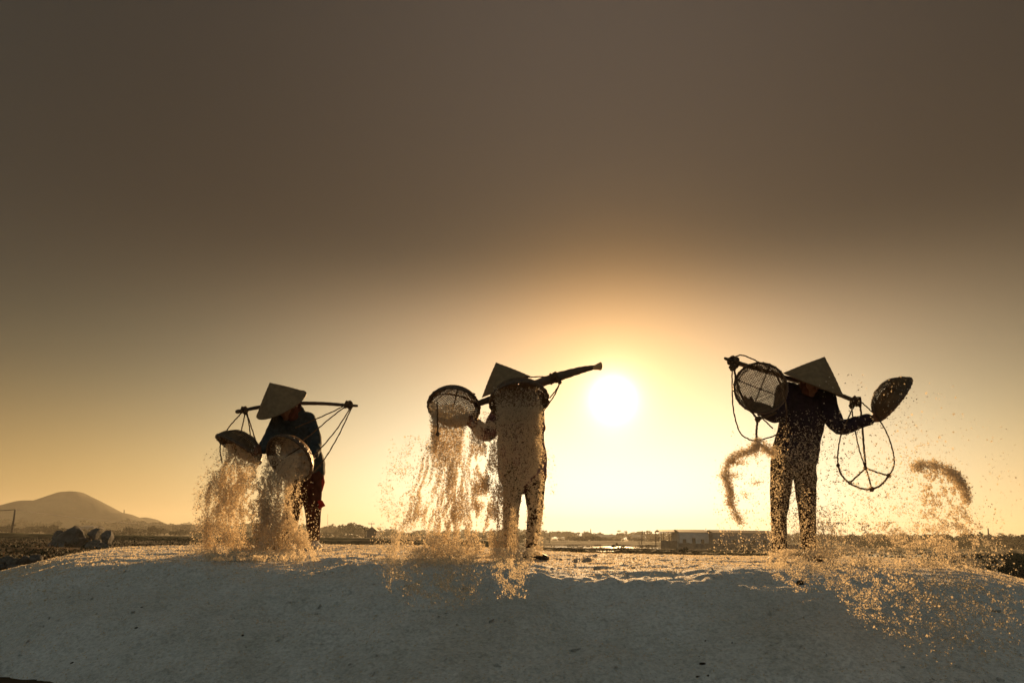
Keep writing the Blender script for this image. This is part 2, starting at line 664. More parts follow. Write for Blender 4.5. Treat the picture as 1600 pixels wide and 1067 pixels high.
def mound_z(x, y):
    top = np.clip((y - 4.6 + np.interp(x, [-3.2, 0, 3], [-0.4, 0.15, 0.5])) / 0.5, 0, 1) * np.clip((11 - y) / 2.0, 0, 1)
    face = 1 - top
    far = np.clip(1.2 - (y - 4.8) * 0.36, 0.25, 1)
    r = fbm2(x * 1.3 + 5, y * 2.6, 4) * 0.022 * top * far
    r = r + (np.abs(fbm2(x * 2.3 + 15, y * 4.0 + 4, 3)) - 0.2) * 0.030 * top * far
    r = r + fbm2((x + y * 0.5) * 0.9, (y - x * 0.4) * 1.6, 5) * 0.085 * face
    r = r + fbm2(x * 3.1 + y * 1.2, y * 4.4 - x, 3) * 0.030 * face
    r = r + np.clip(fbm2(x * 2.0 + 31, y * 2.0 + 7, 3) - 0.18, 0, None) * 0.12 * face
    r = r + fbm2(x * 14, y * 18, 3) * (0.009 + 0.009 * face)
    return mound_base(x, y) + r


def build_mound():
    ax = np.concatenate([np.arange(-10, -5.2, 0.06), np.arange(-5.2, 5.6, 0.0185), np.arange(5.6, 10.5, 0.06)])
    ay = np.concatenate([np.arange(2.0, 3.4, 0.03), np.arange(3.4, 7.6, 0.0175), np.arange(7.6, 13, 0.06)])
    X, Y = np.meshgrid(ax, ay)
    Z = mound_z(X, Y)
    ny, nx = X.shape
    V = np.stack([X, Y, Z], -1).reshape(-1, 3)
    i = np.arange(nx * ny).reshape(ny, nx)
    Fc = np.stack([i[:-1, :-1], i[:-1, 1:], i[1:, 1:], i[1:, :-1]], -1).reshape(-1, 4)
    # leave out what lies deep under the ground
    keep = Z.reshape(-1)[Fc].max(axis=1) > NEARZ - 0.15
    o = link('salt_heap', mesh_np('salt_heap', V, Fc[keep], True), M['salt'])
    tag(o, 'long low heap of white sea salt, its near face in shade', kind='structure')


build_mound()


def ground_at(x, y):
    a = float(mound_z(np.array([x]), np.array([y]))[0])
    b = float(terrain_z(np.array([x]), np.array([y]))[0])
    return max(a, b)


# ---- banks, canals and hills
def ridge(name, tops, Y, zb, width, m, label, rough=0.1, kind='structure', n=None):
    """a long earth bank whose crest passes through the given (px,row) points Y metres away"""
    pts = [P(px, r, Y) for px, r in tops]
    xs = np.array([p.x for p in pts])
    zs = np.array([p.z for p in pts])
    n = n or 220
    X = np.linspace(xs[0], xs[-1], n)
    Zt = np.interp(X, xs, zs) + fbm2(X / (width * 0.6), X * 0 + Y, 4) * rough
    end = np.clip(np.minimum(X - X[0], X[-1] - X) / (width * 1.2), 0, 1)
    end = end * end * (3 - 2 * end)
    prof = [(-1, 0), (-0.6, 0.42), (-0.28, 0.9), (-0.08, 1.0), (0.15, 0.97), (0.5, 0.5), (1, 0)]
    V = []
    for j, (s, h) in enumerate(prof):
        wob = fbm2(X / (width * 0.5) + j * 3.1, X * 0 + Y + j, 3) * width * 0.18
        V.append(np.stack([X, Y + s * width + wob, zb - 0.05 + (Zt - zb + 0.05) * h * end + (fbm2(X / (width * .3), X * 0 + j * 2.2, 3) * rough * 0.8 if 0 < h < 1 else 0)], -1))
    V = np.concatenate(V)
    i = np.arange(len(V)).reshape(len(prof), n)
    Fc = np.stack([i[:-1, :-1], i[:-1, 1:], i[1:, 1:], i[1:, :-1]], -1).reshape(-1, 4)
    o = link(name, mesh_np(name, V, Fc, True), m)
    tag(o, label, kind=kind)
    return o


ridge('earth_bank', [(-400, 826), (-100, 830), (60, 833), (200, 835), (340, 838), (520, 840), (700, 842), (860, 846)], 95, GZ, 6, M['bank_green'], 'dark grassy bank behind the left field', 0.15)
ridge('earth_bank', [(-500, 833), (-100, 836), (60, 837), (220, 839), (330, 841), (560, 844), (760, 850)], 76, GZ + 0.1, 3.0, M['bank'], 'dark brown bank across the left field', 0.12)
ridge('earth_bank', [(640, 842), (900, 845), (1050, 846), (1240, 848), (1700, 852), (2200, 860)], 230, GZ, 8, M['bank_green'], 'far grey bank running across below the tree line', 0.2)
ridge('earth_bank', [(620, 846), (860, 849), (1010, 850), (1300, 855), (1800, 862)], 160, GZ, 4, M['bank'], 'brown bank beyond the canals', 0.12)
ridge('earth_bank', [(800, 853), (900, 855.5), (1020, 857), (1250, 861), (1360, 864)], 105, GZ, 1.6, M['bank'], 'thin dark bank between the two canals', 0.10)
ridge('earth_bank', [(780, 860), (860, 857.5), (950, 859.5), (1030, 861), (1200, 864), (1330, 867)], 62, GZ, 1.5, M['bank'], 'bushy black bank just beyond the salt heap', 0.22)
ridge('earth_bank', [(1380, 890), (1440, 876), (1500, 872), (1560, 868), (1600, 863), (1720, 860), (1900, 870)], 17, NEARZ, 1.6, M['bank'], 'black earth bank at the right behind the salt heap', 0.20)
ridge('earth_bank', [(1180, 862), (1330, 862), (1450, 864), (1600, 862), (1900, 870)], 130, GZ, 3, M['bank_green'], 'dark bank behind the right water', 0.12)


def canal(px0, px1, r0, r1, label):
    """water sheet between two rows of the photograph, lying on the field"""
    z = GZ + 0.02
    mid = (px0 + px1) / 2
    ya, yb = G(mid, r1, z).y, G(mid, r0, z).y
    xa = G(px0, (r0 + r1) / 2, z).x
    xb = G(px1, (r0 + r1) / 2, z).x
    n = 60
    X = np.linspace(xa, xb, n)
    tp = np.minimum(1, np.minimum(X - xa, xb - X) / (abs(xb - xa) * 0.06) + 0.02)
    mid_y = (ya + yb) / 2
    hw = (yb - ya) / 2
    A = np.stack([X, mid_y - hw * tp * (1 + 0.15 * vn2(X * 0.4, X * 0)), X * 0 + z], -1)
    B = np.stack([X, mid_y + hw * tp * (1 + 0.15 * vn2(X * 0.4, X * 0 + 5)), X * 0 + z], -1)
    V = np.concatenate([A, B])
    i = np.arange(n)
    Fc = np.stack([i[:-1], i[1:], i[1:] + n, i[:-1] + n], -1)
    tag(link('water', mesh_np('water', V, Fc), M['water']), label, kind='structure')


canal(870, 1060, 853.5, 857.5, 'narrow bright strip of canal water')
canal(940, 1220, 859.5, 865.5, 'canal water shining behind the black bank')
canal(1315, 1620, 866.5, 875, 'bright canal water at the right')
canal(1240, 1300, 866, 870, 'small pool of bright water between the legs')
canal(20, 110, 829.8, 830.8, 'thin line of water far left')
canal(840, 930, 844.8, 845.8, 'thin line of water below the far trees')


def hill(name, tops, Y, depth, label, seed):
    pts = [P(px, r, Y) for px, r in tops]
    xs = np.array([p.x for p in pts])
    zs = np.array([p.z for p in pts])
    nx, ny = 260, 40
    X = np.linspace(xs[0], xs[-1], nx)
    top = smooth_interp(X, xs, zs, abs(xs[-1] - xs[0]) * 0.004)
    s = np.linspace(-1, 1, ny)
    XX, SS = np.meshgrid(X, s)
    H = (top[None, :] - GZ) * (np.cos(SS * math.pi) * 0.5 + 0.5) ** 0.8
    spur = fbm2(XX / 30 + seed, SS * 2.0 + seed, 5) * 0.07 * (top[None, :] - GZ) * (1 - np.abs(np.cos(SS * math.pi / 2)) ** 6)
    V = np.stack([XX, Y + SS * depth, GZ - 0.3 + H + spur], -1).reshape(-1, 3)
    i = np.arange(nx * ny).reshape(ny, nx)
    Fc = np.stack([i[:-1, :-1], i[:-1, 1:], i[1:, 1:], i[1:, :-1]], -1).reshape(-1, 4)
    tag(link(name, mesh_np(name, V, Fc, True), M['hill']), label, kind='structure')


hill('hill', [(-600, 832), (-420, 815), (-250, 805), (-120, 806), (-40, 800), (0, 793.5), (20, 786), (38, 781), (50, 781), (62, 781), (85, 773), (100, 767.5), (113, 766.5), (125, 768), (145, 778),
              (165, 789), (184, 800), (196, 801), (208, 806), (213, 809), (250, 822), (300, 834)], 620, 70, 'hazy hill with two humps at the far left', 1)
hill('hill', [(150, 834), (196, 813), (212, 809), (228, 807.5), (240, 810), (256, 818), (330, 834)], 740, 60, 'small pale hill right of the big one', 5)
hill('hill', [(235, 834), (268, 819.5), (290, 817.5), (300, 819), (350, 830), (420, 836)], 820, 60, 'faintest low hill at the end of the ridge', 9)

# ------------------------------------------------------------------ far trees
LRNG = np.random.default_rng(21)


def crown_mesh(seed, n=420, lob=6, flat=0.75):
    rg = np.random.default_rng(seed)
    cen = rg.normal(0, 0.30, (lob, 3)) * (1, 1, 0.55) + (0, 0, 0.62)
    rad = rg.uniform(0.20, 0.36, lob)
    k = rg.integers(0, lob, n)
    d = rg.normal(0, 1, (n, 3))
    d /= np.linalg.norm(d, axis=1)[:, None]
    c = cen[k] + d * rad[k][:, None] * rg.uniform(0.6, 1.08, n)[:, None] * (1, 1, flat)
    c[:, 2] = np.clip(c[:, 2], 0.16, None)
    a = rg.normal(0, 1, (n, 3))
    a /= np.linalg.norm(a, axis=1)[:, None]
    b = np.cross(a, rg.normal(0, 1, (n, 3)))
    b /= np.linalg.norm(b, axis=1)[:, None]
    s = rg.uniform(0.035, 0.085, n)[:, None]
    V = np.stack([c - a * s, c + b * s, c + a * s, c - b * s], 1).reshape(-1, 3)
    Fc = np.arange(n * 4).reshape(n, 4)
    return mesh_np('crown', V, Fc)


def trunk_mesh(seed):
    rg = random.Random(seed)
    mb = MB()
    top = Vector((rg.uniform(-.05, .05), rg.uniform(-.05, .05), 0.55))
    mb.tube(curve([(0, 0, 0), (rg.uniform(-.03, .03), 0, 0.25), top], 4), lerp_list([0.035, 0.018], 9), 7)
    for k in range(4):
        a = rg.uniform(0, 6.28)
        mb.tube([(0, 0, 0.25 + 0.06 * k), (math.cos(a) * 0.2, math.sin(a) * 0.2, 0.5 + 0.07 * k)], [0.014, 0.006], 5)
    return mb.mesh('trunk', True)


TREES = []
for k in range(6):
    cm = crown_mesh(100 + k, 700 if k < 3 else 420, (9, 6, 12, 5, 7, 4)[k], (0.8, 1.1, 0.6, 0.9, 0.75, 1.3)[k])
    TREES.append((trunk_mesh(50 + k), cm))


def palm_meshes():
    mb = MB()
    mb.tube(curve([(0, 0, 0), (0.03, 0, 0.45), (0.02, 0, 0.86)], 4), lerp_list([0.022, 0.014], 9), 7)
    tr = mb.mesh('trunk', True)
    V, Fc = [], []
    for k in range(15):
        a = k * 2.4
        dz = 0.14 - 0.02 * (k % 7)
        prev = None
        for j in range(6):
            t = j / 5
            c = Vector((0.02 + math.cos(a) * 0.24 * t, math.sin(a) * 0.24 * t, 0.86 + dz * math.sin(t * 2.4) - 0.10 * t * t))
            side = Vector((-math.sin(a), math.cos(a), 0)) * (0.03 * math.sin(0.3 + t * 2.8))
            i = len(V)
            V += [c - side - Vector((0, 0, .02)), c, c + side - Vector((0, 0, .02))]
            if j:
                Fc += [(i - 3, i - 2, i + 1, i), (i - 2, i - 1, i + 2, i + 1)]
    return tr, MB().add(V, Fc).mesh('crown')


PALM = palm_meshes()


ZONES = [(45, 'at the left edge'), (175, 'below the peak of the hill'), (300, 'below the falling shoulder of the hill'), (500, 'behind the bent worker and his falling salt'), (600, 'between the bent worker and the hut'),
         (760, 'behind the salt falling left of the middle worker'), (850, 'behind the middle worker'), (960, 'below the sun'), (1030, 'left of the open shed'), (1205, 'behind the grey buildings'), (1290, 'behind the legs of the right worker'),
         (1420, 'behind the empty sling'), (1540, 'behind the flung salt arc'), (9999, 'at the right edge')]


def zone(px):
    for lim, t_ in ZONES:
        if px < lim:
            return t_.replace(' and his', ' and the')


def plant_tree(px, row_top, Y, hscale=1.0, kind=None, label='', group='', m='leaf', wide=1.15, name='tree'):
    top = P(px, row_top, Y)
    h = max(1.2, (top.z - GZ)) * hscale
    k = LRNG.integers(0, 6) if kind is None else kind
    tr, cm = PALM if k == 'palm' else TREES[k]
    r = empty(name, (top.x, Y, GZ), label, 'tree', group)
    az = LRNG.uniform(0, 6.28)
    wd = h * (1.0 if k == 'palm' else wide)
    for nm, me, mt in (('trunk', tr, M['bark']), ('crown', cm, M[m])):
        if not me.materials:
            me.materials.append(mt)
        o = bpy.data.objects.new(nm, me)
        C.objects.link(o)
        o.parent = r
        o.scale = (wd, wd, h)
        o.rotation_euler = (0, 0, az)
        if me.materials[0] != mt:
            o.material_slots[0].link = 'OBJECT'
            o.material_slots[0].material = mt
    return r


# belts along the horizon: profile of tree tops as (px,row)
BELT_FAR = [(-60, 812), (60, 815), (150, 816), (260, 818), (330, 820), (500, 824), (530, 822), (560, 826), (640, 829), (760, 830), (840, 829), (880, 830), (905, 833), (960, 833), (1000, 832),
            (1040, 832), (1110, 833), (1240, 834), (1300, 836), (1400, 836), (1500, 838), (1600, 840), (1680, 842)]
bx_ = [b[0] for b in BELT_FAR]
by_ = [b[1] for b in BELT_FAR]
px = -60.0
while px < 1660:
    Y = LRNG.uniform(430, 640)
    row = np.interp(px, bx_, by_) + LRNG.uniform(-1.5, 3.0)
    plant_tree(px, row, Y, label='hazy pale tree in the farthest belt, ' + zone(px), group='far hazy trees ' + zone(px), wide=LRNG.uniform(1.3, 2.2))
    px += LRNG.uniform(7, 14)
BELT_MID = [(-40, 820), (20, 821), (60, 823), (90, 824), (160, 826), (215, 826), (260, 827), (330, 829), (500, 832), (600, 834), (700, 835), (860, 838), (980, 840), (1060, 841), (1220, 842), (1300, 838),
            (1380, 838), (1440, 838), (1500, 837), (1560, 838), (1660, 840)]
bx_ = [b[0] for b in BELT_MID]
by_ = [b[1] for b in BELT_MID]
px = -50.0
while px < 1660:
    Y = LRNG.uniform(230, 330)
    row = np.interp(px, bx_, by_) + LRNG.uniform(-1.5, 2.0)
    if 1030 < px < 1205:
        px += 30
        continue
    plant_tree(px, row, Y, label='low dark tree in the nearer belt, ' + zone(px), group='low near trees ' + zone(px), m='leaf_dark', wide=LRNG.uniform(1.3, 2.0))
    px += LRNG.uniform(9, 17)
for (px, row, Y, k, lab) in [(545, 820, 300, 1, 'rounded tall tree left of the small gabled hut'), (557, 819.5, 310, 4, 'taller twin-topped tree left of the small gabled hut'),
                             (515, 821, 420, 0, 'pale tree mass right of the bent worker'), (967, 827.5, 560, 'palm', 'slim palm on the horizon left of the pale roofs'),
                             (977, 828.5, 560, 'palm', 'shorter palm on the horizon left of the leaning pole'), (893, 838, 330, 2, 'rounded dark tree below the far belt'),
                             (922, 836, 330, 2, 'broad domed tree left of the pale far roofs'), (203, 824.5, 240, 0, 'small round dark tree on the left field edge'),
                             (12, 819.5, 240, 4, 'dark leafy tree beside the left utility pole'), (93, 820, 240, 3, 'dark tree above the boulders'),
                             (1490, 834, 190, 2, 'broad dark tree right of the right utility pole'), (1522, 834, 200, 4, 'round dark tree near the right utility pole'),
                             (1566, 836.5, 190, 0, 'dark spreading tree near the right edge'), (1596, 836, 170, 2, 'dark tree cut by the right edge'), (1455, 836, 200, 1, 'dark tree left of the right utility pole'),
                             (1420, 837, 210, 2, 'dull tree behind the flung salt arc'), (1330, 838, 220, 4, 'dull tree behind the empty sling'), (1375, 837, 220, 0, 'dull broad tree behind the falling salt')]:
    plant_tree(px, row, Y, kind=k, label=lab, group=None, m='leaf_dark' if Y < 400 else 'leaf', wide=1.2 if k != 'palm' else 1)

# bushes on the black bank
BUSH = [crown_mesh(300 + k, 260, 5, 0.8) for k in range(4)]
for i, (px, row, s, lab) in enumerate([(868, 857.5, .9, 'dark scrubby bush on the black bank beside the middle worker'), (853, 859, .7, 'low scrub at the left end of the black bank'), (880, 859.5, .8, 'low scrub clump right of the first bush'),
                                       (902, 859.5, .8, 'small dark bush in the middle of the bank'), (925, 859.5, .9, 'small dark bush before the shining canal'), (938, 861, .6, 'tiny bush between two gaps of water'),
                                       (968, 857, 1.2, 'largest dark bush, left of the canal glint'), (984, 861, .8, 'small bush right of the largest bush'), (1000, 861, .8, 'round small bush before the canal'),
                                       (1040, 862, 1., 'dark bush below the open shed'), (1065, 862, 1.1, 'dark bush below the first building'), (1085, 863, .9, 'dark bush below the gap of the buildings'),
                                       (1110, 864, .8, 'flat bush under the long building'), (1160, 865, .7, 'last low bush left of the standing worker')]):
    Y = 61.0
    top = P(px, row, Y)
    zb = top.z - 0.62 * s
    me = BUSH[i % 4]
    if not me.materials:
        me.materials.append(M['leaf_dark'])
    r = empty('bush', (top.x, Y, zb - 0.25), lab, 'bush')
    o = bpy.data.objects.new('foliage', me)
    C.objects.link(o)
    o.parent = r
    o.scale = (1.1 * s, 1.0 * s, 0.95 * s)
    o.rotation_euler = (0, 0, i * 1.3)
    st = bpy.data.objects.new('stem', TREES[i % 6][0])
    C.objects.link(st)
    st.parent = r
    st.scale = (s, s, s)


# scrub and clods strewn over the fields
def field_scrub(n, x0, x1, y0, y1, label, m, s0, s1):
    rg = np.random.default_rng(int(n + y0))
    nc = n // 26
    cx, cy_ = rg.uniform(x0, x1, nc) , y0 + (y1 - y0) * rg.random(nc) ** 1.4
    cx = cx * cy_
    k = rg.integers(0, nc, n)
    sp = rg.uniform(0.15, 0.7, nc)
    x = cx[k] + rg.normal(0, 1, n) * sp[k] * 1.6
    y = cy_[k] + rg.normal(0, 1, n) * sp[k] * 0.4
    z = terrain_z(x, y) + np.abs(rg.normal(0, 1, n)) * sp[k] * 0.16
    a = rg.normal(0, 1, (n, 3))
    a /= np.linalg.norm(a, axis=1)[:, None]
    b = np.cross(a, rg.normal(0, 1, (n, 3)))
    b /= np.linalg.norm(b, axis=1)[:, None]
    sz = rg.uniform(s0, s1, n)[:, None]
    c = np.stack([x, y, z], -1)
    V = np.stack([c - a * sz, c + b * sz * .5, c + a * sz, c - b * sz * .5], 1).reshape(-1, 3)
    o = link('field_scrub', mesh_np('field_scrub', V, np.arange(n * 4).reshape(n, 4)), M[m])
    tag(o, label, 'scrub', kind='stuff')


field_scrub(24000, -1.1, -0.25, 16, 62, 'low dark scrub and stubble over the left field', 'leaf_dark', 0.025, 0.07)
field_scrub(12000, -0.9, -0.2, 16, 60, 'dry brown stubble over the left field', 'straw', 0.02, 0.06)
field_scrub(12000, -0.25, 1.0, 70, 150, 'low scrub on the flats beyond the canals', 'leaf_dark', 0.08, 0.25)

# ------------------------------------------------------------------ buildings
def slab(mb, a, b):
    mb.box([(a[i] + b[i]) / 2 for i in range(3)], [abs(b[i] - a[i]) for i in range(3)])


def shed(name, px0, px1, row_eave, row_ridge, Y, depth, label, open_side=False, wallm='wall', roofm='roof', windows=(), doors=(), gable_front=False, cat='building'):
    a, b = P(px0, row_eave, Y), P(px1, row_eave, Y)
    zr = P((px0 + px1) / 2, row_ridge, Y + (0 if gable_front else depth / 2)).z
    x0, x1, ze = a.x, b.x, a.z
    zb = GZ - 0.05
    r = empty(name, ((x0 + x1) / 2, Y + depth / 2, GZ), label, cat)
    t = 0.15
    if not open_side:
        # front wall pierced by its openings
        ops = sorted([(x0 + (x1 - x0) * u0, x0 + (x1 - x0) * u1, GZ + v0, GZ + v1, k) for (u0, u1, v0, v1, k) in list(windows) + list(doors)])
        mb = MB()
        xc = x0
        for (ox0, ox1, oz0, oz1, k) in ops:
            slab(mb, (xc, Y, zb), (ox0, Y + t, ze))
            if oz0 > GZ + 0.02:
                slab(mb, (ox0, Y, zb), (ox1, Y + t, oz0))
            slab(mb, (ox0, Y, oz1), (ox1, Y + t, ze))
            xc = ox1
        slab(mb, (xc, Y, zb), (x1, Y + t, ze))
        mb.build('wall', M[wallm], r)
        for (ox0, ox1, oz0, oz1, k) in ops:
            nm = 'window' if k == 'w' else 'door'
            mb = MB()
            slab(mb, (ox0, Y + 0.09, max(oz0, GZ)), (ox1, Y + 0.12, oz1))
            op = mb.build(nm, M['dark'], r)
            fr = MB()
            for q in ((ox0, ox0 + 0.06, oz0, oz1), (ox1 - 0.06, ox1, oz0, oz1), (ox0 + 0.06, ox1 - 0.06, oz1 - 0.06, oz1)):
                slab(fr, (q[0], Y - 0.02, q[2]), (q[1], Y + 0.088, q[3]))
            f = fr.build('frame', M['wall2'])
            f.parent = op
            f.matrix_parent_inverse = Matrix.Translation(-r.location) @ Matrix.Identity(4) if False else Matrix.Identity(4)
            f.matrix_parent_inverse = op.matrix_world.inverted() if False else Matrix.Identity(4)
        for (sx0, sx1) in ((x0, x0 + t), (x1 - t, x1)):
            mb = MB()
            slab(mb, (sx0, Y + t, zb), (sx1, Y + depth, ze))
            mb.build('wall', M[wallm], r)
        mb = MB()
        slab(mb, (x0 + t, Y + depth - t, zb), (x1 - t, Y + depth, ze))
        mb.build('wall', M[wallm], r)
    else:
        for xx in np.linspace(x0 + 0.08, x1 - 0.08, 3):
            for yy in (Y + 0.08, Y + depth - 0.08):
                mb = MB()
                slab(mb, (xx - 0.06, yy - 0.06, zb), (xx + 0.06, yy + 0.06, ze))
                mb.build('post', M['pole'], r)
        mb = MB()
        slab(mb, (x0, Y + 0.15, zb), (x1, Y + 0.25, GZ + (ze - GZ) * 0.50))
        mb.build('low_wall', M['wall2'], r)
    mb = MB()
    ov = 0.10
    if gable_front:
        xm = (x0 + x1) / 2
        for s, xe in ((-1, x0 - ov), (1, x1 + ov)):
            mb = MB()
            zlow = ze - 0.12
            V = [(xe, Y - ov, zlow), (xm, Y - ov, zr), (xm, Y + depth + ov, zr), (xe, Y + depth + ov, zlow)]
            V2 = [(p[0], p[1], p[2] + 0.08) for p in V]
            mb.add(V + V2, [(0, 1, 2, 3), (7, 6, 5, 4), (0, 4, 5, 1), (1, 5, 6, 2), (2, 6, 7, 3), (3, 7, 4, 0)])
            mb.build('roof', M[roofm], r)
        mb = MB()
        mb.add([(x0, Y + 0.02, ze), (x1, Y + 0.02, ze), (xm, Y + 0.02, zr - 0.02), (x0, Y + 0.14, ze), (x1, Y + 0.14, ze), (xm, Y + 0.14, zr - 0.02)], [(0, 1, 2), (5, 4, 3), (0, 3, 4, 1), (1, 4, 5, 2), (2, 5, 3, 0)])
        mb.build('gable', M[wallm], r)
    else:
        ym = Y + depth / 2
        for ye in (Y - ov, Y + depth + ov):
            mb = MB()
            V = [(x0 - ov, ye, ze - 0.05), (x1 + ov, ye, ze - 0.05), (x1 + ov, ym, zr), (x0 - ov, ym, zr)]
            V2 = [(p[0], p[1], p[2] + 0.07) for p in V]
            mb.add(V + V2, [(0, 3, 2, 1), (4, 5, 6, 7), (0, 1, 5, 4), (1, 2, 6, 5), (2, 3, 7, 6), (3, 0, 4, 7)])
            mb.build('roof', M[roofm], r)
    return r, (x0, x1, ze, zr)


shed('open_shed', 1032, 1059, 830.5, 828, 128, 5, 'open-sided shed on posts left of the grey building', open_side=True, cat='shed')
shed('low_building', 1061.5, 1107, 831, 827.8, 126, 6, 'grey building with one dark door beside the open shed', wallm='pale_wall', windows=[(0.1, 0.22, 1.0, 1.8, 'w'), (0.72, 0.84, 1.0, 1.8, 'w')], doors=[(0.42, 0.54, 0, 2.0, 'd')])
shed('low_building', 1114.5, 1210, 832, 828.8, 124, 6, 'long grey building reaching behind the right worker', windows=[(0.08, 0.14, 1.0, 1.8, 'w'), (0.30, 0.36, 1.0, 1.8, 'w'), (0.62, 0.68, 1.0, 1.8, 'w'), (0.8, 0.86, 1.0, 1.8, 'w')], doors=[(0.45, 0.50, 0, 2.0, 'd')])
shed('hut', 573.5, 588.5, 828.5, 823, 140, 3, 'small gabled hut between the left and middle workers', wallm='wall2', gable_front=True, doors=[(0.35, 0.65, 0, 1.7, 'd')], cat='hut')
shed('far_building', 926, 968, 838, 835, 480, 12, 'pale roofed building far off below the sun', roofm='paleroof')
shed('far_building', 988, 1008, 837.5, 835.3, 480, 10, 'smaller pale roofed building beside the leaning pole', roofm='paleroof')
shed('far_building', 124, 147, 822.5, 821, 300, 8, 'flat grey building far left above the boulders', wallm='wall', roofm='wall')

# low boundary wall in front of the long building
a, b = P(1060, 848, 112), P(1262, 851, 112)
mb = MB()
for k in range(24):
    xa = a.x + (b.x - a.x) * k / 24
    xb = a.x + (b.x - a.x) * (k + 1) / 24
    mb.box(((xa + xb) / 2, 112, (GZ + a.z + 0.05 * math.sin(k * 1.7)) / 2), (xb - xa - 0.004, 0.2, a.z - GZ + 0.05 * math.sin(k * 1.7)))
tag(mb.build('boundary_wall', M['wall2']), 'low grey boundary wall in front of the long building', 'wall')


# ------------------------------------------------------------------ poles, wire, masts
def utility_pole(pxb, pxt, row_b, row_t, Y, label, r=0.1, arm=False, name='utility_pole', cat='pole'):
    base = P(pxb, row_b, Y)
    top = P(pxt, row_t, Y)
    zb = min(base.z, float(terrain_z(np.array([base.x]), np.array([Y]))[0])) - 0.1
    e = empty(name, (base.x, Y, zb + 0.1), label, cat)
    mb = MB()
    mb.tube([(base.x, Y, zb), tuple(base.lerp(top, 0.5)), tuple(top)], [r, r * 0.85, r * 0.7], 8, round_caps=False)
    mb.build('post', M['pole'], e, True)
    if arm:
        mb = MB()
        mb.box(top + Vector((0, -r, -0.25)), (1.3, 0.1, 0.1))
        mb.build('crossarm', M['pole'], e)
        for s in (-0.5, 0.5):
            mb = MB()
            mb.tube([top + Vector((s, -r, -0.2)), top + Vector((s, -r, -0.02))], 0.04, 6)
            mb.build('insulator', M['paleroof'], e)
    return top


tl = utility_pole(20, 23.5, 826, 796, 110, 'leaning grey utility pole at the far left', 0.17)
tr_ = utility_pole(326, 327, 836, 816, 330, 'distant utility pole behind the falling salt at the left', 0.25)
tl0 = utility_pole(-420, -418, 820, 794, 110, 'utility pole carrying the cable beyond the left edge', 0.17)
pts = []
for A, B, sag in ((tl0, tl, 0.8), (tl, tr_, 1.6)):
    for i in range(25):
        t = i / 24
        p = A.lerp(B, t)
        p.z -= sag * 4 * t * (1 - t)
        pts.append(p)
del pts[25]
mb = MB()
mb.tube(pts, 0.06, 5)
tag(mb.build('overhead_cable', M['wire']), 'dark cable sagging right from the left utility pole', 'cable')
utility_pole(851.5, 851.3, 843, 830, 200, 'thin pole right of the middle worker, left of a pair', 0.10)
utility_pole(858.5, 858.2, 843, 832, 200, 'thin pole right of the middle worker, right of a pair', 0.10)
utility_pole(1002, 1004, 845, 829, 180, 'dark leaning pole left of the open shed', 0.14, True)
utility_pole(998.5, 998, 845, 839, 180, 'short post beside the leaning pole', 0.10)
utility_pole(570.5, 570.5, 836, 822, 138, 'short pole with crossarm left of the gabled hut', 0.11, True)
utility_pole(580.5, 580.5, 826, 816, 141, 'thin mast above the gabled hut', 0.05, True, 'mast', 'mast')
utility_pole(1545.5, 1543.8, 852, 825, 120, 'thin dark utility pole at the right before the trees', 0.13)
utility_pole(1299, 1298.5, 846, 829, 160, 'thin pole behind the falling salt right of the worker', 0.10)
utility_pole(1357, 1357, 846, 831, 160, 'thin pole beneath the empty sling', 0.10)
utility_pole(1103, 1103, 832, 825, 129, 'small pipe above the end of the grey building', 0.08, False, 'mast', 'mast')
utility_pole(923, 923, 834, 826, 600, 'faint mast on the horizon under the sun', 0.5, False, 'mast', 'mast')
utility_pole(512, 512, 825, 803, 600, 'faint tall mast right of the bent worker', 0.16, False, 'mast', 'mast')
utility_pole(194, 194, 803, 796, 618, 'tiny mast on the shoulder of the hill', 0.5, False, 'mast', 'mast')


# ------------------------------------------------------------------ boulders
def rock_mesh(seed, sharp=True, sub=3):
    import bmesh
    bm = bmesh.new()
    bmesh.ops.create_icosphere(bm, subdivisions=sub, radius=1.0)
    rg = random.Random(seed)
    planes = []
    for k in range(9):
        d = Vector((rg.gauss(0, 1), rg.gauss(0, 1), rg.gauss(0, 1))).normalized()
        planes.append((d, rg.uniform(0.48, 0.75)))
    for v in bm.verts:
        p = v.co.copy()
        if sharp:
            for d, h in planes:
                e = p.dot(d) - h
                if e > 0:
                    p -= d * e
        v.co = p
    me = bpy.data.meshes.new('rock')
    bm.to_mesh(me)
    bm.free()
    co = np.empty(len(me.vertices) * 3, dtype=np.float32)
    me.vertices.foreach_get('co', co)
    co = co.reshape(-1, 3).astype(float)
    co += fbm3(co * 3 + seed, 3)[:, None] * 0.05 * co
    me.vertices.foreach_set('co', co.astype(np.float32).ravel())
    me.update()
    return me


ROCKS = [rock_mesh(k) for k in range(6)]


def rock(px, row, Y, wpx, hpx, k, rz, label, m='rock', name='boulder', cat='boulder', group=None, tilt=0.0, dy=1.0):
    c = P(px, row, Y)
    s = pxm(Y)
    me = ROCKS[k % 6]
    if not me.materials:
        me.materials.append(M['rock'])
    o = bpy.data.objects.new(name, me)
    C.objects.link(o)
    o.location = c
    o.scale = (wpx * s / 0.92, wpx * s / 0.92 * dy, hpx * s / 0.92)
    o.rotation_euler = (tilt, tilt * 0.6, rz)
    if m != 'rock':
        o.material_slots[0].link = 'OBJECT'
        o.material_slots[0].material = M[m]
    return tag(o, label, cat, group)


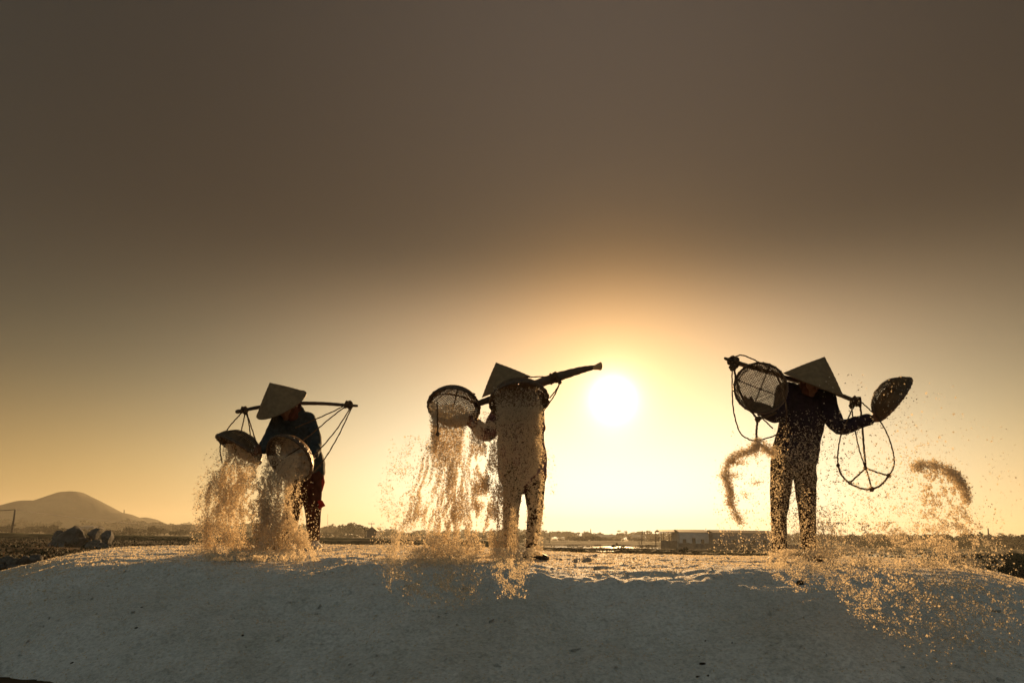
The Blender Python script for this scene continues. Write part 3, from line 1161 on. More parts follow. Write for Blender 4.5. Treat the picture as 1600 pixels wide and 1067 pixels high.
BY = 30.0
rock(106, 842, BY, 20, 19, 0, 0.3, 'big angular grey boulder on top of the left pile', tilt=0.5)
rock(91, 842, BY + .8, 8, 13, 1, 1.0, 'narrow dark boulder behind the biggest one')
rock(120, 847, BY + .2, 12, 12, 2, 2.0, 'brown dark boulder right of the biggest one', tilt=-0.4)
rock(90, 855, BY - .5, 13, 11, 3, 0.2, 'sloping grey boulder at the lower left of the pile')
rock(107, 861, BY - .8, 5, 5, 4, 0.9, 'small round stone at the foot of the pile')
rock(121, 860, BY - .6, 9, 7, 5, 1.9, 'grey stone low in the middle of the pile')
rock(145, 855, BY - .5, 17, 12, 1, 2.6, 'wide flat-topped grey boulder at the right of the pile')
rock(148, 836, BY + .5, 10, 10, 0, 1.2, 'pointed brown boulder above the wide one', tilt=0.4)
rock(168, 843, BY + .3, 10, 13, 2, 0.5, 'steep dark boulder at the right end of the pile', tilt=-0.3)
rock(160, 856, BY - .9, 9, 8, 4, 2.5, 'dark boulder beside the salt edge')
rock(134, 848, BY + .6, 8, 9, 3, 0.5, 'grey boulder between the two peaks of the pile')
rock(120, 870, BY - 1.2, 60, 12, 3, 0.2, 'low earthy mound under the pile of boulders', m='bank', name='earth_mound', cat='mound')
for i, (px, row, wp, hp) in enumerate([(8, 877, 12, 8), (24, 880, 12, 8), (40, 876, 11, 7), (55, 874, 9, 8), (2, 888, 14, 9), (30, 887, 15, 9)]):
    rock(px, row, 14, wp, hp, i, i * 1.1, 'rough dark rubble rock at the left edge below the field', name='rubble_rock', cat='rock', group='rubble rocks at the left edge', m='rock')


def stick(px, row_b, row_t, Y, label, r):
    mb = MB()
    b_, t_ = P(px, row_b, Y), P(px - 1.5, row_t, Y)
    mb.tube([b_ - Vector((0, 0, 0.2)), b_.lerp(t_, 0.5) + Vector((r * .5, 0, 0)), t_], [r, r * 0.9, r * 0.8], 7)
    tag(mb.build('marker_stake', M['stick'], None, True), label, 'stake')


stick(67, 871, 864, 24, 'short pale stake left of the boulder pile', 0.04)
stick(132, 866, 860.5, 24, 'tiny pale stake in front of the wide boulder', 0.03)


# ------------------------------------------------------------------ small clods and debris on the heap
def on_heap(px, row):
    """where the sight line meets the heap"""
    d = ray(px, row)
    o = Vector((0, 0, CAMZ))
    t = 3.0
    while t < 12:
        p = o + d * t
        if p.z < float(mound_z(np.array([p.x]), np.array([p.y]))[0]):
            return p
        t += 0.01
    return o + d * 7.0


def clod(px, row, wpx, hpx, k, label, m='clod', name='salt_clod', cat='clod', sink=0.35, group=None):
    p = on_heap(px, row + hpx * 0.5)
    s = pxm(p.y)
    me = ROCKS[k % 6]
    o = bpy.data.objects.new(name, me)
    C.objects.link(o)
    o.location = p + Vector((0, 0.01, hpx * s * (0.5 - sink)))
    o.scale = (wpx * s / 1.6, wpx * s / 1.8, hpx * s / 1.6)
    o.rotation_euler = (0, 0.1, k * 0.9)
    o.material_slots[0].link = 'OBJECT'
    o.material_slots[0].material = M[m]
    tag(o, label, cat, group)


clod(917, 873, 15, 9, 0, 'biggest salt clod lying right of the middle worker')
clod(899, 875, 8, 8, 1, 'smaller upright clod left of the biggest one')
clod(876, 873, 6, 4, 2, 'tiny clod near the shoe of the middle worker')
clod(933, 886, 11, 8, 3, 'clod on the lip of the shaded face')
clod(737, 866, 32, 9, 4, 'low wide lump of salt behind the falling curtain', sink=0.45)
clod(715, 869, 14, 5, 5, 'small flat lump left of the wide salt lump', sink=0.45)
clod(1252, 909, 13, 8, 2, 'dark clod under the legs of the right worker', m='debris')
for i, (px, row, wp, hp, lab) in enumerate([(1104, 1000, 9, 5, 'black flake on the shaded salt face'), (1145, 1004, 4, 4, 'black crumb right of the black flake'), (1093, 1026, 5, 4, 'upper crumb of the dark debris patch'),
                                            (1098, 1036, 11, 6, 'largest crumb of the dark debris patch'), (1088, 1045, 6, 4, 'crumb under the largest debris crumb'), (1070, 1059, 14, 5, 'flat dark scrap at the bottom edge'),
                                            (1060, 1049, 4, 3, 'dark crumb above the flat scrap'), (1092, 1057, 8, 5, 'dark crumb right of the flat scrap'), (1108, 1056, 8, 8, 'upright dark crumb near the bottom edge'),
                                            (1185, 1060, 7, 6, 'lone dark crumb right of the debris patch'), (1032, 1031, 4, 3, 'small crumb left of the debris patch'), (977, 1011, 3, 5, 'thin dark splinter in the shaded salt'),
                                            (378, 992, 10, 5, 'brown leaf on the shaded face below the bent worker'), (383, 1010, 7, 5, 'brown crumb under the brown leaf'), (350, 1015, 7, 4, 'brown crumb left of the brown leaf'),
                                            (222, 948, 7, 4, 'brown crumb on the left face'), (212, 980, 8, 4, 'long brown crumb on the left face'), (193, 1002, 4, 3, 'tiny black crumb on the left face'), (173, 1013, 5, 3, 'black crumb low on the left face'),
                                            (327, 1050, 10, 5, 'dark scrap at the foot of the heap'), (112, 1035, 8, 3, 'dark earthy crumb at the left foot of the heap'), (35, 1037, 7, 3, 'dark earthy crumb at the left bottom corner'),
                                            (492, 1004, 4, 3, 'tiny dark crumb in the middle of the face'), (162, 927, 3, 2, 'tiny dark crumb high on the left face')]):
    clod(px, row, wp * 0.8, hp * 0.7, i, lab, m='debris', name='debris_crumb', cat='debris', sink=0.4)


# ------------------------------------------------------------------ people
def remesh(name, mb, voxel, smooth_it=2, folds=0.0, fscale=9.0, seed=0, stretch=(1, 1, 0.45)):
    me = mb.mesh(name + '_src')
    o = bpy.data.objects.new(name, me)
    C.objects.link(o)
    r = o.modifiers.new('r', 'REMESH')
    r.mode = 'VOXEL'
    r.voxel_size = voxel
    if smooth_it:
        s = o.modifiers.new('s', 'SMOOTH')
        s.factor = 0.5
        s.iterations = smooth_it
    dg = bpy.context.evaluated_depsgraph_get()
    dg.update()
    me2 = bpy.data.meshes.new_from_object(o.evaluated_get(dg), depsgraph=dg)
    bpy.data.objects.remove(o)
    bpy.data.meshes.remove(me)
    n = len(me2.vertices)
    if folds:
        co = np.empty(n * 3, dtype=np.float32)
        no = np.empty(n * 3, dtype=np.float32)
        me2.vertices.foreach_get('co', co)
        me2.vertices.foreach_get('normal', no)
        co = co.reshape(-1, 3).astype(float)
        no = no.reshape(-1, 3).astype(float)
        q = co * np.array(stretch) * fscale + seed
        d = fbm3(q, 3)
        rid = 1 - np.abs(fbm3(q * 1.3 + 31, 2)) * 4
        co += no * (d * folds + np.clip(rid, 0, 1) * folds * 0.5)[:, None]
        me2.vertices.foreach_set('co', co.astype(np.float32).ravel())
    me2.polygons.foreach_set('use_smooth', np.ones(len(me2.polygons), dtype=bool))
    me2.update()
    me2.name = name
    return me2


def limb(mb, pts, rad, n=6, seg=14, up=None):
    c = curve(pts, n) if len(pts) > 2 else [Vector(pts[0]).lerp(Vector(pts[1]), i / n) for i in range(n + 1)]
    mb.tube(c, lerp_list(rad, len(c)), seg, up=up)


def hand(mb, wrist, palm_dir, across, curl_dir, s=1.0, curl=0.9):
    """palm plus five bent fingers of unequal length; across points to the thumb side"""
    d = Vector(palm_dir).normalized()
    a = Vector(across)
    a = (a - d * a.dot(d)).normalized()
    c = Vector(curl_dir)
    c = (c - d * c.dot(d) - a * c.dot(a)).normalized()
    w0 = Vector(wrist)
    mb.tube([w0 - d * 0.03 * s, w0 + d * 0.02 * s, w0 + d * 0.055 * s, w0 + d * 0.085 * s], [(0.022 * s, 0.026 * s), (0.018 * s, 0.034 * s), (0.016 * s, 0.040 * s), (0.012 * s, 0.038 * s)], 14, up=c)
    for i, ln in enumerate((0.072, 0.080, 0.074, 0.058)):
        root = w0 + d * 0.072 * s + a * (0.031 - 0.0205 * i) * s
        ang = 0.0
        p = root
        chain = [root - d * 0.02 * s, root]
        for j, part in enumerate((0.45, 0.32, 0.23)):
            ang += curl * (0.55, 0.75, 0.6)[j]
            p = p + (d * math.cos(ang) + c * math.sin(ang)) * ln * part * 1.08 * s
            chain.append(p)
        mb.tube(chain, [0.0095 * s, 0.0098 * s, 0.0092 * s, 0.0085 * s, 0.0075 * s], 10)
    root = w0 + d * 0.025 * s + a * 0.024 * s
    mb.tube([root - a * 0.012 * s, root + (a * 0.022 + d * 0.020) * s, root + (a * 0.030 + d * 0.045 + c * 0.018) * s, root + (a * 0.022 + d * 0.062 + c * 0.034) * s],
            [0.014 * s, 0.0125 * s, 0.0105 * s, 0.0085 * s], 10)


def foot(mb, ankle, fwd, s=1.0, bare=True, extra=0.0):
    f = Vector(fwd)
    f.z = 0
    f.normalize()
    side = f.cross(Vector((0, 0, 1)))
    A = Vector(ankle)
    e = extra
    z0 = A.z - 0.045 * s
    mb.tube([Vector((A.x, A.y, z0)) - f * 0.045 * s, Vector((A.x, A.y, z0)), Vector((A.x, A.y, z0 - 0.003)) + f * 0.07 * s, Vector((A.x, A.y, z0 - 0.012 * s)) + f * 0.13 * s, Vector((A.x, A.y, z0 - 0.018 * s)) + f * 0.165 * s],
            [(0.034 * s + e, 0.032 * s + e), (0.040 * s + e, 0.036 * s + e), (0.032 * s + e, 0.042 * s + e), (0.022 * s + e, 0.045 * s + e), (0.015 * s + e, 0.038 * s + e)], 14, up=(0, 0, 1))
    if bare:
        for i in range(5):
            q = Vector((A.x, A.y, z0 - 0.022 * s)) + f * (0.165 + 0.012 * math.cos(i * 0.8)) * s + side * (0.030 - 0.015 * i) * s
            mb.tube([q - f * 0.02 * s, q + f * 0.018 * s], [0.0095 * s, 0.0085 * s], 8)


def head(mb, c, look, up, s=1.0):
    """skull, jaw, brow, nose, lips, ears"""
    f = Vector(look).normalized()
    u = Vector(up)
    u = (u - f * u.dot(f)).normalized()
    r = f.cross(u)
    c = Vector(c)
    mb.tube([c + u * 0.072 * s, c + u * 0.04 * s, c, c - u * 0.045 * s, c - u * 0.085 * s + f * 0.012 * s],
            [(0.060 * s, 0.052 * s), (0.086 * s, 0.070 * s), (0.092 * s, 0.073 * s), (0.078 * s, 0.062 * s), (0.045 * s, 0.042 * s)], 18, up=f)
    mb.tube([c - u * 0.06 * s + f * 0.035 * s, c - u * 0.10 * s + f * 0.055 * s], [0.045 * s, 0.026 * s], 12)          # jaw and chin
    mb.tube([c + u * 0.018 * s + f * 0.083 * s, c - u * 0.012 * s + f * 0.102 * s, c - u * 0.028 * s + f * 0.100 * s], [0.009 * s, 0.012 * s, 0.015 * s], 10)  # nose
    mb.tube([c + u * 0.026 * s + f * 0.078 * s - r * 0.045 * s, c + u * 0.030 * s + f * 0.086 * s, c + u * 0.026 * s + f * 0.078 * s + r * 0.045 * s], [0.009 * s, 0.010 * s, 0.009 * s], 8)   # brow
    for q in (-0.052, -0.064):
        mb.tube([c + u * q * s + f * 0.077 * s - r * 0.020 * s, c + u * q * s + f * 0.086 * s, c + u * q * s + f * 0.077 * s + r * 0.020 * s], [0.006 * s, 0.0075 * s, 0.006 * s], 8)   # lips
    for sd in (-1, 1):
        mb.tube([c + r * sd * 0.073 * s + u * 0.022 * s, c + r * sd * 0.080 * s - u * 0.028 * s], [0.014 * s, 0.010 * s], 8)
    return f, u, r


def cone_hat(parent, apex, brim_c, R, mt):
    """conical palm-leaf hat with hoops, thickness and chin band"""
    apex, bc = Vector(apex), Vector(brim_c)
    ax = (bc - apex)
    h = ax.length
    ax.normalize()
    u = ax.orthogonal().normalized()
    v = ax.cross(u)
    seg = 56
    mb = MB()
    V, Fc = [], []
    prof = []
    NR = 17
    for i in range(NR):
        t = i / (NR - 1)
        hoop = 0.0026 if i % 2 else 0.0
        prof.append((max(0.003, t * R) + hoop, t * h - 0.006 * math.sin(t * math.pi)))
    inner = [(max(0.001, r_ - 0.005), z_ + 0.004) for r_, z_ in reversed(prof)]
    full = prof + inner
    for j, (r_, z_) in enumerate(full):
        for k in range(seg):
            a_ = 2 * math.pi * k / seg
            rr = r_ * (1 + 0.004 * math.sin(a_ * 16) + 0.006 * math.sin(a_ * 3 + 1))
            V.append(apex + ax * z_ + u * math.cos(a_) * rr + v * math.sin(a_) * rr)
    for j in range(len(full) - 1):
        for k in range(seg):
            a_, b_ = j * seg + k, j * seg + (k + 1) % seg
            Fc.append((a_, b_, b_ + seg, a_ + seg))
    Fc.append(tuple(range(seg)))
    mb.add(V, Fc)
    ob = mb.build('conical_hat', M[mt], parent)
    rim = MB()
    ring = [bc + u * math.cos(2 * math.pi * k / 48) * R + v * math.sin(2 * math.pi * k / 48) * R for k in range(49)]
    rim.tube(ring, 0.0045, 6, round_caps=False)
    rb = rim.build('brim_hoop', M['weave'])
    rb.parent = ob
    return ob


def person(name, label, J, look, up, mats, jr, lr, foot_dir, shoes, hat, hands, feet_bare=(True, True), torso=None, hipw=1.0):
    """J: joints in world space; jr: sleeve radii; lr: trouser radii"""
    for a_ in ('ankL', 'ankR'):                            # stand on the salt, soles pressed in a little
        gz = max(ground_at(J[a_].x, J[a_].y), ground_at(J[a_].x, J[a_].y - 0.08))
        J[a_].z = gz + 0.074
    base = (J['ankL'] + J['ankR']) / 2
    base.z -= 0.08
    e = empty(name, base, label, 'person')
    # the body, one continuous skin
    mb = MB()
    f, u, r = head(mb, J['head'], look, up)
    limb(mb, [J['head'] - u * 0.05 - f * 0.02, J['neck']], [0.05, 0.056], 4)
    limb(mb, [J['neck'], J['chest'], J['waist'], J['hip']], [(0.05, 0.07), (0.085, 0.13), (0.08, 0.12), (0.085, 0.14)], 5, 18, up=(0, -1, 0))
    for s_ in 'LR':
        limb(mb, [J['sh' + s_], J['el' + s_], J['wr' + s_]], [0.045, 0.040, 0.036, 0.030, 0.024], 6, 12)
        limb(mb, [J['chest'], J['sh' + s_]], [0.06, 0.045], 4, 12)
        limb(mb, [J['hp' + s_], J['kn' + s_], J['ank' + s_]], [0.07, 0.058, 0.048, 0.044, 0.033], 6, 12)
        hd = hands[s_]
        hand(mb, J['wr' + s_], *hd)
        if feet_bare[0 if s_ == 'L' else 1]:
            foot(mb, J['ank' + s_], foot_dir[s_], 1.0)
        else:
            foot(mb, J['ank' + s_], foot_dir[s_], 0.9, False)
    bo = link('body', remesh('body', mb, 0.0052, 1), M['skin'], e)
    for s_ in (-1, 1):
        em = MB()
        c0 = J['head'] + f * 0.083 + u * 0.008 + r * s_ * 0.030
        em.tube([c0 - r * 0.010, c0 + f * 0.004, c0 + r * 0.010], [0.005, 0.0085, 0.005], 10)
        ey = em.build('eye', M['eye'], None, True)
        ey.parent = bo
        ey.matrix_parent_inverse = bo.matrix_world.inverted() if False else Matrix.Identity(4)
        ey.parent = e
        ey.matrix_parent_inverse = Matrix.Translation(-e.location)
    # hair / scarf
    mb = MB()
    H = J['head']
    mb.tube([H + u * 0.085 - f * 0.01, H + u * 0.05 - f * 0.012, H - f * 0.028, H - u * 0.06 - f * 0.035, H - u * 0.11 - f * 0.035],
            [(0.06, 0.055), (0.090, 0.078), (0.080, 0.083), (0.064, 0.075), (0.055, 0.066)], 18, up=f)
    limb(mb, [H - u * 0.08 - f * 0.01, J['neck'] + (J['head'] - J['neck']) * 0.1], [(0.062, 0.066), (0.075, 0.085)], 4, 16)
    link('headscarf', remesh('headscarf', mb, 0.009, 2, 0.012, 14, 3, (1, 1, 1)), M[mats['scarf']], e)
    # jacket
    mb = MB()
    if torso:
        torso(mb, J)
    for s_ in 'LR':
        limb(mb, [J['chest'] + Vector((0, 0, 0.06)), J['sh' + s_]], [(0.075), jr[0] * 1.02], 4, 14)
        cuff = J['el' + s_].lerp(J['wr' + s_], 0.93)
        limb(mb, [J['sh' + s_], J['el' + s_], cuff], [jr[0], jr[1], jr[2], jr[3], jr[4]], 7, 16)
    link('jacket', remesh('jacket', mb, 0.010, 2, 0.016, 7, 5, (1, 1, 0.6)), M[mats['jacket']], e)
    # trousers
    mb = MB()
    limb(mb, [J['hip'] + Vector((0, 0, 0.10)), J['hip'], (J['hpL'] + J['hpR']) / 2 + Vector((0, 0, 0.02))], [(0.10, lr[0] * 1.45 * hipw), (0.11, lr[0] * 1.7 * hipw), (0.10, lr[0] * 1.66 * hipw)], 4, 18, up=(0, -1, 0))
    for s_ in 'LR':
        hem = J['kn' + s_].lerp(J['ank' + s_], 0.90)
        limb(mb, [J['hp' + s_] + Vector((0, 0, 0.03)), J['kn' + s_], hem], [lr[0], lr[1], lr[2], lr[3], lr[4]], 7, 18)
    link('trousers', remesh('trousers', mb, 0.010, 2, 0.016, 6, 9, (1, 1, 0.5)), M[mats['trousers']], e)
    for s_, sm in shoes.items():
        mb = MB()
        foot(mb, J['ank' + s_], foot_dir[s_], 1.0, False, 0.006)
        limb(mb, [J['ank' + s_] + Vector((0, 0, 0.05)), J['ank' + s_] - Vector((0, 0, 0.03))], [0.042, 0.042], 3)
        link('shoe', remesh('shoe', mb, 0.006, 2), M[sm], e)
    cone_hat(e, hat[0], hat[1], hat[2], mats['hat'])
    return e


V3 = Vector

# --- left worker, bent forward
Y1 = 6.6
J1 = dict(head=P(447, 634, 6.38), neck=P(462, 642, 6.52), chest=P(460, 662, 6.58), waist=P(476, 706, 6.70), hip=P(484, 730, 6.74),
          shL=P(437, 657, 6.48), elL=P(418, 690, 6.38), wrL=P(411, 702, 6.18), shR=P(480, 655, 6.60), elR=P(492, 692, 6.52), wrR=P(489, 712, 6.28),
          hpL=P(470, 742, 6.72), knL=P(457, 796, 6.60), ankL=P(447, 851, 6.66), hpR=P(487.5, 742, 6.75), knR=P(489, 800, 6.66), ankR=P(490, 850, 6.74))


def torso1(mb, J):
    limb(mb, [J['neck'] - V3((0, 0, 0.02)), P(459, 655, 6.56), P(461, 672, 6.60), P(473, 700, 6.68), P(484, 724, 6.74), P(486, 733, 6.75)],
         [(0.08, 0.11), (0.12, 0.17), (0.125, 0.19), (0.12, 0.165), (0.14, 0.145), (0.14, 0.135)], 5, 20, up=(0, -1, 0))


ROPE1 = None
p1 = person('person', 'person bent forward in a dark blue jacket and conical hat, pouring out two baskets', J1, (-0.35, -0.80, -0.55), (-0.25, -0.45, 0.85),
            dict(scarf='scarf', jacket='jacket_blue', trousers='trouser_red', hat='hat'), (0.075, 0.068, 0.060, 0.052, 0.042), (0.108, 0.090, 0.072, 0.058, 0.050),
            {'L': (-0.2, -1, 0), 'R': (0.55, -1, 0)}, {'R': 'white_shoe', 'L': 'dark_shoe'},
            (P(421.5, 598, 6.22), P(440, 632, 6.36), 0.245),
            {'L': (V3((-0.5, -0.7, -0.2)), V3((0, -0.3, 1)), V3((0.8, -0.3, -0.4)), 0.9), 'R': (V3((-0.1, -0.8, -0.45)), V3((-1, 0, 0.3)), V3((-0.3, -0.3, -0.9)), 0.9)} and
            {'L': (V3((-0.5, -0.7, -0.2)), V3((0, -0.3, 1)), V3((0.8, -0.3, -0.4)), 0.95, 0.9), 'R': (V3((-0.1, -0.8, -0.45)), V3((-1, 0, 0.3)), V3((-0.3, -0.3, -0.9)), 0.95, 0.9)},
            (False, False), torso1, 0.72)
mb = MB()
pp = P(501, 790, 6.64)
mb.tube([P(500, 783, 6.62), pp, P(499, 793, 6.62)], [(0.012, 0.03), (0.018, 0.05), (0.010, 0.02)], 8)
mb.build('knee_patch', M['patch'], p1, True)
mb = MB()
mb.tube([P(500.5, 742, 6.72), P(501.5, 752, 6.71), P(500, 766, 6.69)], [(0.02, 0.04), (0.02, 0.05), (0.012, 0.03)], 8)
mb.build('side_patch', M['patch'], p1, True)

# --- middle worker
J2 = dict(head=P(793, 606, 6.02), neck=P(806, 618, 6.08), chest=P(812, 640, 6.12), waist=P(815, 690, 6.14), hip=P(817, 724, 6.14),
          shL=P(789, 628, 6.08), elL=P(762, 676, 5.96), wrL=P(738, 660, 5.80), shR=P(837, 622, 6.10), elR=P(840, 668, 5.98), wrR=P(838, 640, 5.78),
          hpL=P(802, 738, 6.12), knL=P(799, 797, 6.06), ankL=P(797, 862, 6.06), hpR=P(833, 738, 6.14), knR=P(836, 798, 6.08), ankR=P(829, 860, 6.14))


def torso2(mb, J):
    limb(mb, [J['neck'] - V3((0, 0, 0.02)), P(813, 632, 6.11), P(815, 660, 6.13), P(815, 700, 6.14), P(816, 735, 6.14), P(817, 748, 6.14)],
         [(0.08, 0.11), (0.115, 0.20), (0.12, 0.208), (0.12, 0.208), (0.135, 0.208), (0.13, 0.204)], 5, 20, up=(0, -1, 0))
    limb(mb, [P(848, 700, 6.15), P(851, 722, 6.15), P(852.5, 730, 6.16)], [(0.03, 0.02), (0.025, 0.015), (0.01, 0.008)], 4, 10)


p2 = person('person', 'person standing behind a curtain of falling salt, brown printed jacket and conical hat', J2, (-0.35, -0.92, -0.15), (-0.35, -0.1, 0.9),
            dict(scarf='scarf', jacket='jacket_print', trousers='trouser_brown', hat='hat'), (0.078, 0.074, 0.070, 0.062, 0.050), (0.104, 0.086, 0.070, 0.058, 0.048),
            {'L': (-0.1, -1, 0), 'R': (0.9, -0.75, 0)}, {'L': 'dark_shoe', 'R': 'dark_shoe'},
            (P(775, 566.5, 5.95), P(791, 604, 6.00), 0.235),
            {'L': (V3((-0.8, -0.5, 0.25)), V3((0.1, -0.2, 1)), V3((-0.2, 0.7, 0.5)), 0.95, 0.8), 'R': (V3((-0.2, -0.6, 0.7)), V3((-1, 0, 0)), V3((0, -0.4, -0.7)), 0.95, 0.9)},
            (False, False), torso2)

# --- right worker
J3 = dict(head=P(1268, 597, 5.98), neck=P(1262, 607, 6.06), chest=P(1257, 628, 6.10), waist=P(1247, 685, 6.12), hip=P(1241, 714, 6.12),
          shL=P(1228, 610, 6.06), elL=P(1214, 648, 5.98), wrL=P(1180, 634, 5.93), shR=P(1291, 625, 6.06), elR=P(1310, 665, 5.92), wrR=P(1360, 655, 5.80),
          hpL=P(1222, 728, 6.11), knL=P(1217.5, 797, 6.06), ankL=P(1218, 859, 6.10), hpR=P(1257.5, 728, 6.11), knR=P(1261.5, 797, 6.06), ankR=P(1264, 862, 6.06))


def torso3(mb, J):
    limb(mb, [J['neck'] - V3((0, 0, 0.02)), P(1258, 620, 6.09), P(1256, 650, 6.11), P(1247, 686, 6.12), P(1242, 712, 6.12), P(1241, 720, 6.12)],
         [(0.08, 0.11), (0.12, 0.20), (0.125, 0.195), (0.12, 0.192), (0.135, 0.197), (0.13, 0.19)], 5, 20, up=(0, -1, 0))


p3 = person('person', 'person standing with legs apart in dark violet jacket, flinging salt from both baskets', J3, (0.25, -0.85, -0.4), (0.3, -0.3, 0.9),
            dict(scarf='scarf', jacket='jacket_dark', trousers='trouser_brown', hat='hat'), (0.084, 0.076, 0.068, 0.060, 0.050), (0.100, 0.088, 0.074, 0.066, 0.058),
            {'L': (-0.8, -0.8, 0), 'R': (0.25, -1, 0)}, {'L': 'white_shoe', 'R': 'dark_shoe'},
            (P(1288.5, 557.5, 5.86), P(1270, 600, 5.96), 0.262),
            {'L': (V3((-0.85, -0.1, 0.35)), V3((0.1, 0.1, 1)), V3((0.1, -1, 0)), 0.95, 0.5), 'R': (V3((0.85, -0.35, 0.15)), V3((0, -0.5, 0.8)), V3((0.2, 0.5, 0.6)), 1.0, 1.1)},
            (False, False), torso3)


# ------------------------------------------------------------------ baskets
RB, DB = 0.225, 0.150


def bowl(r):
    q = np.clip(r / RB, 0, 1)
    return -DB * (1 - q ** 2.4) ** 0.75


def strip(mb, pts, wdir, wid, th_):
    """a bamboo strip with real thickness through the points, wdir: list of width directions, normals come from the bowl"""
    n = len(pts)
    V = []
    for i, p in enumerate(pts):
        t = (pts[min(i + 1, n - 1)] - pts[max(i - 1, 0)]).normalized()
        wv = (wdir - t * wdir.dot(t)).normalized() * wid / 2
        nn = t.cross(wv).normalized() * th_ / 2
        V += [p - wv - nn, p + wv - nn, p + wv + nn, p - wv + nn]
    Fc = []
    for i in range(n - 1):
        for k in range(4):
            a_, b_ = i * 4 + k, i * 4 + (k + 1) % 4
            Fc.append((a_, b_, b_ + 4, a_ + 4))
    Fc += [(3, 2, 1, 0), tuple(range((n - 1) * 4, n * 4))]
    mb.add(V, Fc)


def basket_meshes():
    out = {}
    mb = MB()
    ns = 31
    rg = random.Random(4)
    us = [RB * 0.97 * (2 * (i + 0.5) / ns - 1) for i in range(ns)]
    for fam in (0, 1):
        for i, u_ in enumerate(us):
            vm = math.sqrt(max(0, (RB * 0.985) ** 2 - u_ ** 2))
            if vm < 0.03:
                continue
            m_ = max(6, int(vm / 0.010))
            pts = []
            ju = rg.uniform(-0.0012, 0.0012)
            for j in range(m_ + 1):
                v_ = -vm + 2 * vm * j / m_
                z = float(bowl(math.hypot(u_, v_)))
                off = 0.0012 * (1 if (i + j + fam) % 2 else -1)
                pts.append(V3((u_ + ju, v_, z + off) if fam == 0 else (v_, u_ + ju, z + off)))
            strip(mb, pts, V3((1, 0, 0)) if fam == 0 else V3((0, 1, 0)), 0.0084 * rg.uniform(0.85, 1.1), 0.0014)
    out['weave'] = mb.mesh('weave')
    # tight weft band below the rim
    mb = MB()
    for k in range(7):
        r_ = RB * (0.86 + 0.02 * k)
        z = float(bowl(r_)) if r_ < RB * 0.985 else -0.012
        ring = []
        for j in range(73):
            a_ = 2 * math.pi * j / 72
            rr = r_ + 0.0025 + 0.002 * (1 if (j + k) % 2 else -1)
            ring.append(V3((math.cos(a_) * rr, math.sin(a_) * rr, z)))
        mb.tube(ring, [(0.0085, 0.0022)] * 73, 4, up=(0, 0, 1), round_caps=False)
    out['weft_band'] = mb.mesh('weft_band', True)
    mb = MB()
    ring = [V3((math.cos(2 * math.pi * j / 72) * RB, math.sin(2 * math.pi * j / 72) * RB, 0)) for j in range(73)]
    mb.tube(ring, [(0.016, 0.010)] * 73, 8, up=(0, 0, 1), round_caps=False)
    for q in range(24):
        a_ = 2 * math.pi * (q + rg.uniform(-.1, .1)) / 24
        c_ = V3((math.cos(a_) * RB, math.sin(a_) * RB, 0))
        t_ = V3((-math.sin(a_), math.cos(a_), 0))
        mb.tube([c_ - t_ * 0.007, c_ + t_ * 0.007], [(0.0195, 0.0135)] * 2, 8, up=(0, 0, 1), round_caps=False)
    out['rim'] = mb.mesh('rim', True)
    for nm, ang, wd in (('rib', 0.78, 0.012), ('rib', 0.78 + math.pi / 2, 0.012)):
        mb = MB()
        pts = []
        d_ = V3((math.cos(ang), math.sin(ang), 0))
        for j in range(31):
            s_ = -RB * 1.0 + 2 * RB * j / 30
            z = float(bowl(abs(s_) * 0.985)) - 0.005
            pts.append(d_ * (s_ * 1.01) + V3((0, 0, z)))
        strip(mb, pts, d_.cross(V3((0, 0, 1))), wd, 0.004)
        out.setdefault('ribs', []).append(mb.mesh('rib'))
    return out


BM = basket_meshes()


def put_basket(c, normal, roll, label, scale=1.0):
    e = empty('basket', c, label, 'basket', 'woven bamboo salt baskets')
    q = V3(normal).normalized().to_track_quat('Z', 'Y') @ Quaternion((0, 0, 1), roll)
    e.rotation_mode = 'QUATERNION'
    e.rotation_quaternion = q
    e.scale = (scale,) * 3
    for nm, me, mt in [('weave', BM['weave'], 'weave'), ('weft_band', BM['weft_band'], 'weave'), ('rim', BM['rim'], 'bamboo')] + [('rib', r_, 'bamboo') for r_ in BM['ribs']]:
        if not me.materials:
            me.materials.append(M[mt])
        o = bpy.data.objects.new(nm, me)
        C.objects.link(o)
        o.parent = e
        if nm in ('weave', 'weft_band'):
            o['kind'] = 'stuff'
    return e, Matrix.LocRotScale(V3(c), q, V3((scale,) * 3))


B = {}
B['1L'] = put_basket(P(373, 702, 6.22), (-0.42, -0.25, -0.87), 0.3, 'basket tipped over at the left hand of the bent worker')
B['1R'] = put_basket(P(452, 717, 6.10), (-0.36, -0.72, -0.60), 0.2, 'basket of salt tipped toward the viewer before the legs of the bent worker', 1.04)
B['2L'] = put_basket(P(709, 636, 5.70), (-0.06, -0.60, -0.80), 0.5, 'upturned basket held out left of the middle worker', 0.97)
B['2R'] = put_basket(P(811, 627, 5.62), (0.10, -0.50, -0.86), 0.1, 'upturned basket in front of the chest of the middle worker', 1.08)
B['3L'] = put_basket(P(1188, 606, 5.62), (-0.32, -0.88, -0.12), 0.35, 'empty see-through basket raised before the shoulder of the right worker', 0.93)
B['3R'] = put_basket(P(1396, 624, 5.75), (0.78, -0.10, -0.60), 0.7, 'emptied basket held up at arm length by the right worker', 0.98)


